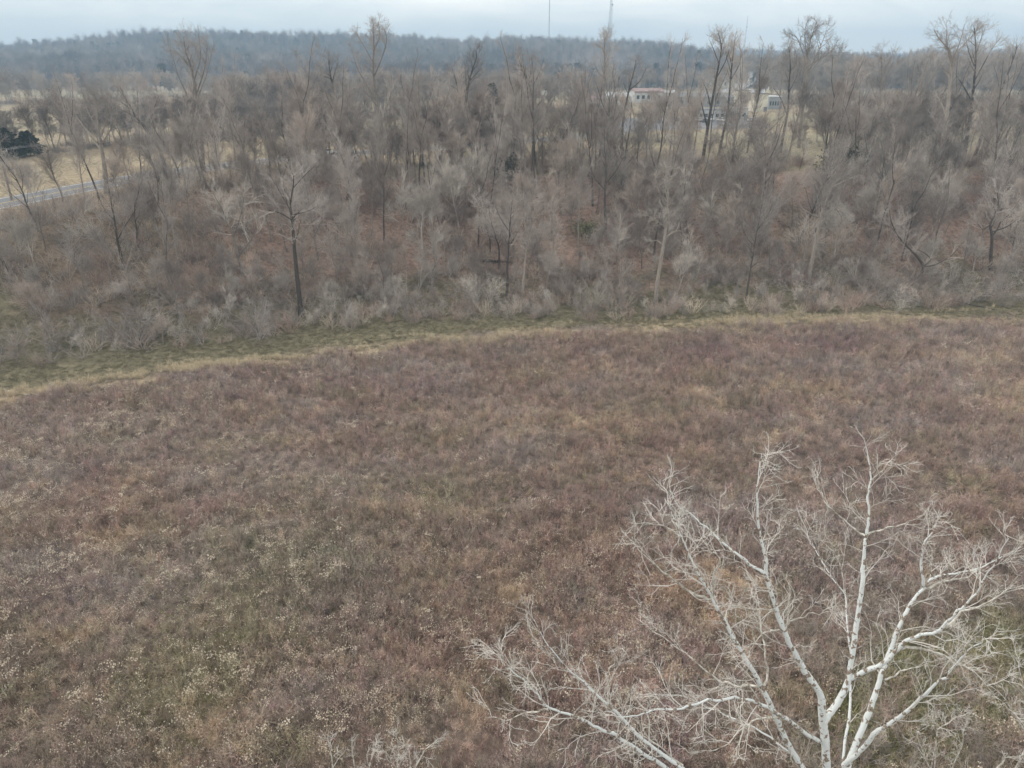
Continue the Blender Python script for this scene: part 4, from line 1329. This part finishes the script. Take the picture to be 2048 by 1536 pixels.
# ------------------------------------------------------------------ the small town
M['wall_white'] = mat('white_siding', (.52, .52, .50), var=.08, scale=.5)
M['wall_cream'] = mat('cream_block', lin(214, 208, 190), var=.1, scale=.5)
M['wall_grey'] = mat('grey_metal_siding', lin(150, 152, 154), var=.1, scale=.5)
M['roof_red'] = mat('faded_red_roof', lin(152, 130, 127), var=.15, scale=.5)
M['roof_grey'] = mat('grey_roof', lin(120, 120, 122), var=.15, scale=.5)
M['roof_white'] = mat('white_roof', (.5, .51, .52), var=.08, scale=.5)
lot = link_mesh('parking_lot', [tuple(at_z(u, v, ROAD_Z - .02)) for u, v in ((1150, 262), (1540, 256), (1520, 234), (1180, 236))], [(0, 1, 2, 3)], M['asphalt'])
tag(lot, 'grey asphalt parking lot in front of the low buildings', 'pavement', kind='structure')


def building(u0, u1, v_base, h, depth, wall, roof, label, rise=0.0, parapet=False, nwin=4, door=True, trim=None, along_ridge=True):
    a, bb = ground(u0, v_base), ground(u1, v_base)
    y0 = min(a[1], bb[1])
    x0, x1 = ray(u0, v_base)[0] * y0, ray(u1, v_base)[0] * y0
    wd = x1 - x0; cx = (x0 + x1) / 2
    g = min(hz(x0, y0), hz(x1, y0), hz(cx, y0 + depth))
    root = empty('low_building', (cx, y0, g - .1))
    mb = MB(); mb.box((0, depth / 2, h / 2), (wd, depth, h)); wo_ = mb.build('wall', wall, root)
    mb = MB()
    if rise:
        o = .4
        if along_ridge:
            v = [(-wd / 2 - o, -o, h), (wd / 2 + o, -o, h), (wd / 2 + o, depth + o, h), (-wd / 2 - o, depth + o, h), (-wd / 2 - o, depth / 2, h + rise), (wd / 2 + o, depth / 2, h + rise)]
            mb.add(v, [(0, 1, 5, 4), (2, 3, 4, 5), (1, 2, 5), (3, 0, 4), (3, 2, 1, 0)])
        else:
            v = [(-wd / 2 - o, -o, h), (wd / 2 + o, -o, h), (wd / 2 + o, depth + o, h), (-wd / 2 - o, depth + o, h), (0, -o, h + rise), (0, depth + o, h + rise)]
            mb.add(v, [(0, 1, 4), (2, 3, 5), (1, 2, 5, 4), (3, 0, 4, 5), (3, 2, 1, 0)])
    else:
        mb.box((0, depth / 2, h + .15), (wd + .5, depth + .5, .3))
    mb.build('roof', roof, root)
    if trim:
        mb = MB(); mb.box((0, -.12, h - .5), (wd + .1, .16, .9)); mb.build('fascia', trim, root)
    if parapet:                                                # pointed corner parapets
        for sx in (-1, 1):
            mb = MB(); prism(mb, [(sx * wd / 2, h + .3), (sx * (wd / 2 - wd * .3), h + .3), (sx * (wd / 2 - wd * .06), h + 3.4)], -.2, .25); mb.build('parapet', wall, root)
    for k in range(nwin):
        xx = -wd / 2 + wd * (k + .7) / (nwin + .4)
        mb = MB(); mb.box((xx, -.03, h * .5), (min(1.6, wd / nwin * .5), .1, h * .32)); mb.build('window', M['glass'], root)
    if door:
        mb = MB(); mb.box((wd * .38, -.03, 1.1), (1.6, .12, 2.2)); mb.build('door', M['roof_grey'], root)
    tag(root, label, 'building')


building(1372, 1462, 241, 4.0, 12, M['wall_white'], M['roof_grey'], 'long low white building behind the parked cars', nwin=8, trim=M['roof_white'])
building(1468, 1494, 241, 4.6, 11, M['wall_white'], M['roof_white'], 'small white building with open portico posts', nwin=2)
building(1507, 1533, 223, 8.0, 12, M['wall_cream'], M['roof_grey'], 'cream building with two pointed corner parapets', parapet=True, nwin=0)
building(1536, 1563, 219, 6.0, 14, M['wall_grey'], M['roof_white'], 'grey flat-roofed building next to the pointed parapets', nwin=5)
building(1474, 1498, 207, 7.0, 12, M['wall_cream'], M['roof_grey'], 'square cream block building with a dark opening', nwin=1)
building(1350, 1466, 214, 5.0, 18, M['wall_grey'], M['roof_grey'], 'long grey shed behind the low white building', rise=2.0, nwin=6)
building(1172, 1206, 220, 4.6, 14, M['wall_white'], M['roof_red'], 'white shed with a faded red roof', rise=3.0, nwin=2)
building(1212, 1262, 212, 5.0, 16, M['wall_white'], M['roof_white'], 'white-roofed building between the two red-trimmed ones', rise=2.0, nwin=4)
building(1268, 1325, 206, 6.5, 16, M['wall_white'], M['roof_red'], 'large white building with a red roof edge', rise=1.6, nwin=5, trim=M['roof_red'])
building(1328, 1350, 203, 5.0, 12, M['wall_grey'], M['roof_white'], 'small grey building beside the red-edged one', rise=1.5, nwin=2)
building(1405, 1470, 178, 9.0, 25, M['wall_cream'], M['roof_white'], 'cream flat-roofed hall farther back below the highway', nwin=5)
building(1500, 1530, 203, 5, 12, M['wall_grey'], M['roof_white'], 'pale shed behind the cream pointed building', rise=2, nwin=2)
building(1136, 1161, 158, 6.5, 18, M['wall_white'], M['roof_white'], 'long white shed standing on the hay field', rise=2.5, nwin=3)
building(788, 799, 144, 6.0, 12, M['wall_white'], M['roof_white'], 'lone white house on the wooded hillside', rise=3.0, nwin=2)

# tall pole sign near the road
M['metal'] = mat('galvanised_metal', lin(150, 152, 155), var=.1, scale=.8, rough=.5)
M['wood_pole'] = mat('weathered_pole', lin(128, 122, 114), var=.2, scale=1.5, stretch=(4, 4, .4))
g = ground(1087, 250)
ps = empty('pole_sign', g)
mb = MB(); mb.tube([(0, 0, -.3), (0, 0, 10.5)], [.18, .15], 8); mb.build('post', M['metal'], ps)
mb = MB(); mb.box((0, 0, 11.3), (2.2, .5, 1.6)); mb.build('sign_panel', M['wall_white'], ps)
tag(ps, 'tall thin pole with a small white sign panel in the field', 'sign')

# power pole and its wire
g = ground(24, 402)
top = at_y(3, 297, g[1])
hgt = float(top[2] - g[2])
pp_ = empty('power_pole', g)
lean = (top[0] - g[0]) * .35
mb = MB(); mb.tube([(0, 0, -.5), (lean * .5, 0, hgt * .5), (lean, 0, hgt)], [.19, .16, .13], 9); mb.build('post', M['wood_pole'], pp_)
mb = MB(); mb.box((lean, -.16, hgt - .5), (2.4, .12, .14), .5); mb.build('crossarm', M['wood_pole'], pp_)
for sx in (-1, 0, 1):
    mb = MB(); mb.tube([(lean + sx * .95, -.16 + sx * .5, hgt - .46), (lean + sx * .95, -.16 + sx * .5, hgt - .18)], [.07, .05], 7); mb.build('insulator', M['wall_white'], pp_)
tag(pp_, 'weathered wooden power pole with crossarm beside the road', 'pole')
for sx, nm in ((-1, 'outer power wire leading from the pole past the cedars'), (1, 'inner power wire leading from the pole past the cedars')):
    a = np.array(g) + np.array([lean + sx * .95, -.16 + sx * .5, hgt - .17])
    e_ = ground(330, 305) + np.array([sx * 1.0, 0, 9.3])
    pts = [a + (e_ - a) * t_ - np.array([0, 0, 1.2 * 4 * t_ * (1 - t_)]) for t_ in np.linspace(0, 1, 14)]
    mb = MB(); mb.tube(np.array(pts), np.full(14, .022), 4)
    tag(mb.build('power_wire', M['metal']), nm, 'wire')
g2 = ground(330, 305)
p2 = empty('power_pole', g2)
mb = MB(); mb.tube([(0, 0, -.5), (0, 0, 9.6)], [.19, .13], 9); mb.build('post', M['wood_pole'], p2)
mb = MB(); mb.box((0, 0, 9.2), (2.6, .12, .14)); mb.build('crossarm', M['wood_pole'], p2)
tag(p2, 'wooden power pole standing in the field beyond the road', 'pole')


# masts on the ridge
def lattice(u, vb, y, h, wb, wt, label, nb, r, dishes=(), legs=3, split=10):
    p = at_y(u, vb, y); x_ = p[0]; z_ = hz(x_, y)
    h = h if h > 0 else float(at_y(u, -h, y)[2]) - z_                 # negative: pixel row of its tip
    root = empty('radio_mast', (x_, y, z_))
    zt = np.linspace(0, h, nb + 1); wd = wb + (wt - wb) * zt / h
    ang = np.arange(legs) * 2 * math.pi / legs + .4
    for k in range(legs):
        mb = MB(); mb.tube([(math.cos(ang[k]) * wb, math.sin(ang[k]) * wb, -1), (math.cos(ang[k]) * wt, math.sin(ang[k]) * wt, h)], [r, r * .7], 5); mb.build('leg', M['metal'], root)
    mb = MB()
    for i in range(nb):
        for k in range(legs):
            k2_ = (k + 1) % legs
            A = (math.cos(ang[k]) * wd[i], math.sin(ang[k]) * wd[i], zt[i]); Bq = (math.cos(ang[k2_]) * wd[i + 1], math.sin(ang[k2_]) * wd[i + 1], zt[i + 1])
            Cq = (math.cos(ang[k2_]) * wd[i], math.sin(ang[k2_]) * wd[i], zt[i])
            mb.tube([A, Bq], [r * .55, r * .55], 3); mb.tube([A, Cq], [r * .55, r * .55], 3)
    mb.build('bracing', M['metal'], root)
    for zz, rr_ in dishes:
        m2 = MB(); a_ = np.arange(10) * .628
        w_ = wb + (wt - wb) * zz / h
        v = [(w_ + rr_ * math.cos(g_), -.4, zz + rr_ * math.sin(g_)) for g_ in a_] + [(w_, .3, zz)]
        m2.add(v, [(i, (i + 1) % 10, 10) for i in range(10)] + [tuple(range(10))]); m2.build('dish', M['metal'], root)
    tag(root, label, 'mast')


lattice(1098, 70, 1480, 98, .55, .55, 'slim straight guyed mast on the wooded ridge', 44, .22)
lattice(1219, 80, 1440, 100, 5.5, 1.2, 'tapering lattice tower with a small dish on the ridge', 26, .28, dishes=((76, 1.6),))
lattice(1489, 90, 2500, -33, 1.1, .8, 'faint distant mast with a collar beyond the hook-topped tree', 30, .22, dishes=((84, 2.2),))

# ------------------------------------------------------------------ the white sycamore in the foreground
M['syc'] = bpy.data.materials.new('sycamore_bark')
m = M['syc']; m.use_nodes = True
n = m.node_tree.nodes; l = m.node_tree.links.new
b = n['Principled BSDF']; b.inputs['Roughness'].default_value = .75; b.inputs['Specular IOR Level'].default_value = .2
t = n.new('ShaderNodeTexCoord')
za = n.new('ShaderNodeTexNoise'); za.inputs['Scale'].default_value = 4.2; za.inputs['Detail'].default_value = 7; za.inputs['Roughness'].default_value = .62
zb = n.new('ShaderNodeTexVoronoi'); zb.inputs['Scale'].default_value = 4.5
zc = n.new('ShaderNodeTexNoise'); zc.inputs['Scale'].default_value = .8; zc.inputs['Detail'].default_value = 4
for q_ in (za, zb, zc): l(t.outputs['Object'], q_.inputs['Vector'])
thick = n.new('ShaderNodeAttribute'); thick.attribute_name = 'thick'
r1 = n.new('ShaderNodeMapRange'); r1.inputs['From Min'].default_value = .54; r1.inputs['From Max'].default_value = .565       # brown flakes
l(za.outputs['Fac'], r1.inputs['Value'])
r2 = n.new('ShaderNodeMapRange'); r2.inputs['From Min'].default_value = .12; r2.inputs['From Max'].default_value = .09     # dark eye spots
l(zb.outputs['Distance'], r2.inputs['Value'])
white = n.new('ShaderNodeMix'); white.data_type = 'RGBA'
white.inputs['A'].default_value = (*lin(206, 211, 212), 1); white.inputs['B'].default_value = (*lin(222, 224, 220), 1)
l(zc.outputs['Fac'], white.inputs['Factor'])
c1 = n.new('ShaderNodeMix'); c1.data_type = 'RGBA'; c1.inputs['B'].default_value = (*lin(138, 124, 110), 1)
l(white.outputs['Result'], c1.inputs['A']); l(r1.outputs['Result'], c1.inputs['Factor'])
c2 = n.new('ShaderNodeMix'); c2.data_type = 'RGBA'; c2.inputs['B'].default_value = (*lin(70, 62, 56), 1)
l(c1.outputs['Result'], c2.inputs['A'])
mm2 = n.new('ShaderNodeMath'); mm2.operation = 'MULTIPLY'; mm2.inputs[1].default_value = .85
l(r2.outputs['Result'], mm2.inputs[0]); l(mm2.outputs['Value'], c2.inputs['Factor'])
l(c2.outputs['Result'], b.inputs['Base Color'])
bp = n.new('ShaderNodeBump'); bp.inputs['Strength'].default_value = .35; bp.inputs['Distance'].default_value = .02
l(za.outputs['Fac'], bp.inputs['Height']); l(bp.outputs['Normal'], b.inputs['Normal'])
M['syc_branch'] = mat('sycamore_branch_bark', lin(150, 138, 124), var=.3, scale=6.0, col2=lin(222, 218, 208))
M['syc_twig'] = mat('sycamore_twigs', lin(204, 199, 192), var=.28, scale=.8)

Z7 = ((900, 850), 1.784)
SY = 18.0                                                       # distance of the trunk over the ground
SYC = [
    # (pixels in the zoomed view, radius at start and end in m, depth slope, name)
    ([(1345, 1250), (1338, 1130), (1331, 1050), (1325, 960), (1290, 910), (1255, 860), (1225, 800), (1190, 730), (1165, 660), (1145, 600), (1125, 530), (1130, 480), (1110, 410), (1100, 330), (1095, 240), (1105, 150), (1110, 100)], .185, .018, .06),
    ([(1331, 1055), (1350, 1035), (1385, 990), (1415, 930), (1430, 870), (1440, 780), (1455, 680), (1470, 590), (1478, 500), (1480, 420), (1490, 370), (1495, 310), (1490, 250), (1500, 170), (1490, 100), (1480, 60)], .15, .016, .28),
    ([(1428, 905), (1480, 880), (1550, 840), (1600, 800), (1660, 750), (1740, 740), (1790, 690), (1820, 650), (1870, 610), (1900, 560), (1950, 490), (2000, 400)], .095, .016, -.25),
    ([(1740, 740), (1800, 682), (1860, 655), (1960, 620), (2040, 530)], .055, .014, .1),
    ([(1405, 1260), (1450, 1130), (1490, 1040), (1520, 950), (1550, 860), (1580, 780), (1610, 700), (1640, 640), (1690, 580), (1725, 540), (1800, 530), (1880, 515), (1950, 480), (2040, 430)], .15, .016, .35),
    ([(1690, 582), (1680, 500), (1690, 430), (1740, 350), (1720, 270)], .06, .014, .1),
    ([(1725, 540), (1710, 500), (1725, 460), (1700, 400), (1720, 330)], .04, .012, -.2),
    ([(1685, 585), (1750, 565), (1830, 545), (1900, 510), (1960, 470)], .05, .014, .3),
    ([(1405, 1215), (1500, 1120), (1590, 1050), (1660, 1000), (1720, 940), (1770, 900), (1805, 860), (1860, 790), (1920, 770)], .095, .016, -.35),
    ([(1600, 800), (1680, 795), (1740, 815), (1810, 850), (1880, 890), (1930, 950), (1990, 1000), (2030, 1060)], .055, .014, -.3),
    ([(1550, 910), (1600, 880), (1680, 860), (1740, 835)], .04, .012, .3),
    ([(1285, 1270), (1200, 1130), (1170, 1060), (1140, 990), (1110, 930), (1070, 860), (1030, 790), (990, 720), (950, 650), (920, 590), (880, 520), (850, 460), (830, 400), (800, 330), (770, 260)], .14, .016, -.05),
    ([(1125, 530), (1070, 500), (1000, 440), (930, 380), (870, 330), (810, 290), (780, 220)], .06, .014, .25),
    ([(920, 625), (870, 600), (800, 560), (740, 510), (690, 450), (640, 400)], .05, .013, -.3),
    ([(940, 610), (945, 530), (965, 470), (930, 450), (870, 450)], .04, .012, -.4),
    ([(830, 400), (780, 370), (720, 350), (640, 345)], .03, .011, .3),
    ([(1320, 1130), (1200, 1060), (1140, 1010), (1080, 985), (1010, 970), (940, 985), (860, 1005), (770, 1010), (700, 1030), (610, 1035), (550, 1020)], .075, .014, -.55),
    ([(850, 1240), (780, 1190), (720, 1150), (650, 1090), (590, 1020), (540, 980), (490, 930), (430, 880), (380, 820), (330, 760), (300, 690)], .10, .015, .1),
    ([(560, 1000), (570, 940), (555, 880), (590, 850), (600, 790)], .04, .012, .2),
    ([(800, 1250), (680, 1160), (600, 1110), (510, 1070), (420, 1030), (350, 1015), (310, 960), (250, 910), (190, 850), (180, 810)], .09, .014, -.3),
    ([(350, 1015), (290, 1025), (200, 1055), (120, 1045)], .035, .012, -.1),
    ([(1250, 1200), (1160, 1130), (1080, 1080), (1000, 1040), (920, 1010), (850, 970), (700, 960)], .06, .013, .35),
    ([(1185, 1050), (1110, 1040), (1050, 1080), (980, 1150), (920, 1160)], .04, .012, -.5),
    ([(1400, 1260), (1415, 1100), (1430, 950), (1432, 860), (1425, 770), (1415, 690), (1410, 600), (1370, 560), (1330, 490), (1290, 420), (1260, 350), (1240, 290)], .07, .013, .75),
    ([(1410, 600), (1400, 530), (1370, 440), (1330, 360), (1350, 290)], .035, .012, .4),
    ([(1480, 395), (1430, 370), (1380, 320), (1330, 270), (1310, 200), (1300, 150)], .04, .012, .4),
    ([(1490, 390), (1560, 375), (1640, 350), (1700, 320)], .04, .012, -.3),
    ([(1500, 200), (1550, 150), (1600, 100)], .025, .010, .3),
    ([(1120, 930), (1130, 850), (1110, 740), (1100, 650), (1070, 580), (1050, 480)], .045, .012, .6),
    ([(1100, 935), (1000, 925), (960, 915), (900, 870), (830, 810), (760, 760), (690, 710), (650, 680)], .05, .012, .5),
    ([(1190, 720), (1250, 690), (1310, 665), (1380, 660)], .035, .011, -.5),
    ([(1180, 735), (1140, 730), (1090, 770), (1060, 820)], .035, .011, -.5),
    ([(1160, 660), (1110, 655), (1060, 660), (990, 640)], .03, .011, -.6),
    ([(1110, 1000), (1060, 930), (1040, 850)], .03, .011, -.4),
    ([(590, 1020), (640, 1080), (720, 1120), (780, 1180), (830, 1215)][::-1], .05, .013, .3),
]


def syc3(pts, y0, slope):
    out = []; run = 0; p3 = None
    for k, (u, v) in enumerate(pts):
        if k: run += math.hypot(u - pts[k - 1][0], v - pts[k - 1][1]) / FPX * 25
        out.append(at_y(u, v, y0 + slope * run))
    return np.array(out)


R = np.random.default_rng(5)
syc = empty('sycamore_tree', (0, 0, 0))
limb3 = []
trunk_top = at_y(1652, 1720, SY - .3)
base3 = np.array([trunk_top[0] - .3, SY - .2, hz(trunk_top[0], SY)])
syc.location = [float(c) for c in base3]
roots = {0, 4, 11, 17, 19, 21, 23}
LIMBS = []
for k, (pts, ra, rb, sl) in enumerate(SYC):
    P2 = px(*Z7, pts)
    # depth at the start: that of the limb it leaves, else the trunk
    y0 = SY
    if k not in roots and limb3:
        d0 = ray(*P2[0]); best = (1e9, SY)
        for l3 in limb3:
            for q_ in l3:
                depth = q_[1] * CP - (q_[2] - CAM_H) * SP
                uu = 1024 + q_[0] / depth * FPX; vv = 768 - (q_[1] * SP + (q_[2] - CAM_H) * CP) / depth * FPX
                e_ = (uu - P2[0][0]) ** 2 + (vv - P2[0][1]) ** 2
                if e_ < best[0]: best = (e_, q_[1])
        y0 = best[1]
    l3 = syc3(P2, y0, sl)
    tt = np.linspace(0, len(l3) - 1, (len(l3) - 1) * 5 + 1)
    o = np.stack([np.interp(tt, np.arange(len(l3)), l3[:, c]) for c in range(3)], 1)
    for _ in range(3): o[1:-1] = .25 * o[:-2] + .5 * o[1:-1] + .25 * o[2:]
    kn = R.normal(0, 1, (len(l3) * 2 + 2, 3)); kk = np.linspace(0, len(kn) - 1, len(o))       # crooks along the limb
    o[1:] += np.stack([np.interp(kk, np.arange(len(kn)), kn[:, c]) for c in range(3)], 1)[1:] * (.013 + .02 * (ra < .1)) + R.normal(0, .008, (len(o) - 1, 3))
    if k in roots:                                              # run the limb down into the trunk below the frame
        st = o[0]; jn = trunk_top + np.array([0, 0, {0: 0, 4: 0, 11: -.4, 17: -1.0, 19: -1.2, 21: -.6, 23: 0}[k]])
        ex = np.array([jn + (st - jn) * t_ + np.array([0, 0, -.35 * math.sin(math.pi * t_) * (abs(st[0] - jn[0]) > 1)]) for t_ in np.linspace(0, .93, 8)])
        o = np.concatenate([ex, o])
    limb3.append(o)
    LIMBS.append((o, ra, rb))
tr = np.array([base3 + np.array([0, 0, -.4]), base3 + np.array([.05, .05, 2]), base3 * .5 + trunk_top * .5, trunk_top + np.array([0, 0, -1]), trunk_top + np.array([0, 0, .4])]) - base3
mb = MB(); mb.tube(tr, [.55, .42, .36, .32, .24], 12); mb.build('trunk', M['syc'], syc, True)
P_SY = dict(n=[6, 5, 3], per_m=1.35, rel=.42, t0=[.12, .25, .25], len=[2.0, .85, .36], ang=[(.45, 1.1), (.4, 1.0), (.4, 1.0)], up=.10, wander=.26, thick=.0115, tw=.0065, fork=True, sides=4)
crown = MB()
for k, (o, ra, rb) in enumerate(LIMBS):
    rel = o - base3
    tt = np.linspace(0, 1, len(rel))
    rad = (ra + (rb * .5 - ra) * tt ** .8) * (1 + .06 * np.sin(tt * 40 + k) + R.normal(0, .03, len(tt)))
    mb = MB(); mb.tube(rel, rad, 10 if ra > .08 else 7)
    mb.build('limb', M['syc'] if ra > .055 else M['syc_branch'], syc, True)
    Q = dict(P_SY); Q['t0'] = [.35 if ra > .13 else .2, .2, .2]
    sprout(R, mb, crown, rel, (ra + rb) * .4, Q, 0)
crown.build('crown', M['syc_twig'], syc)
tag(syc, 'white-barked sycamore with bare spreading limbs in the foreground', 'tree')


def small_syc(name, base_px, y, limbs, r0, label, seed, per=1.6):
    """pale young tree rising into the frame from below"""
    R = np.random.default_rng(seed)
    tops = [[at_y(u, v, y + s_ * k) for k, (u, v) in enumerate(pts)] for pts, s_ in limbs]
    bx = np.mean([t_[0][0] for t_ in tops]); g = np.array([bx, y, hz(bx, y)])
    root = empty(name, g)
    fork = np.array([0, 0, min(t_[0][2] for t_ in tops) - g[2] - 1.4])
    mb = MB(); mb.tube([(0, 0, -.3), (.05, 0, fork[2] * .5), fork], [r0 * 1.5, r0 * 1.2, r0], 8); mb.build('trunk', M['syc_branch'], root)
    mc = MB()
    for t_ in tops:
        p = np.array([fork] + [q_ - g for q_ in t_])
        s_ = np.linspace(0, len(p) - 1, (len(p) - 1) * 3 + 1)
        o = np.stack([np.interp(s_, np.arange(len(p)), p[:, c]) for c in range(3)], 1) + R.normal(0, .015, ((len(p) - 1) * 3 + 1, 3))
        o[0] = fork
        mb = MB(); mb.tube(o, np.linspace(r0 * .7, .012, len(o)), 6); mb.build('limb', M['syc_branch'], root)
        sprout(R, mb, mc, o, r0 * .4, dict(P_SY, per_m=per, t0=[.35, .2, .2], len=[.9, .45, .25]), 0)
    mc.build('crown', M['syc_twig'], root)
    tag(root, label, 'tree')


small_syc('young_sycamore', None, 21.5, [([(670, 1545), (661, 1505), (655, 1470)], .1), ([(710, 1540), (706, 1510), (703, 1480)], -.1), ([(735, 1545), (746, 1510), (752, 1490)], .15)], .06, 'pale forked top of a young sycamore beside the wider one', 301)
small_syc('young_sycamore', None, 21.0, [([(794, 1540), (797, 1505), (793, 1460)], .1), ([(790, 1535), (772, 1505), (752, 1488)], -.1), ([(825, 1545), (850, 1500), (878, 1478)], .15), ([(822, 1540), (820, 1510), (815, 1490)], 0.)], .065, 'wider pale top of a young sycamore low in the meadow', 302)
small_syc('young_sycamore', None, 20.0, [([(1990, 1545), (2010, 1515), (2040, 1512), (2080, 1500)], .1), ([(2060, 1480), (2030, 1430), (2005, 1390), (1975, 1368)], .1), ([(2070, 1520), (2060, 1420), (2040, 1340), (2030, 1290)], .2)], .07, 'grey-limbed tree cut off beside the white sycamore', 303)
small_syc('young_sycamore', None, 22.5, [([(1868, 1540), (1876, 1460), (1866, 1395)], .2), ([(1900, 1545), (1925, 1490), (1928, 1450)], .1), ([(1860, 1540), (1842, 1495), (1832, 1462)], .1), ([(1876, 1458), (1905, 1438), (1938, 1424)], .2)], .05, 'thin pale forked sapling over the green patch', 304)

# ------------------------------------------------------------------ haze
hb = MB(); hb.box((0, 1680, 85), (7300, 4100, 190))
hm = bpy.data.materials.new('thin_haze'); hm.use_nodes = True
n = hm.node_tree.nodes
n.clear()
ho = n.new('ShaderNodeOutputMaterial'); pv = n.new('ShaderNodeVolumePrincipled')
pv.inputs['Color'].default_value = (.56, .78, 1.0, 1)
pv.inputs['Density'].default_value = .00045
hm.node_tree.links.new(pv.outputs['Volume'], ho.inputs['Volume'])
tag(hb.build('haze', hm), 'thin bluish winter haze over the valley', 'haze', kind='stuff')
print('objects', len(bpy.data.objects), 'tris', sum(len(m_.polygons) for m_ in bpy.data.meshes))
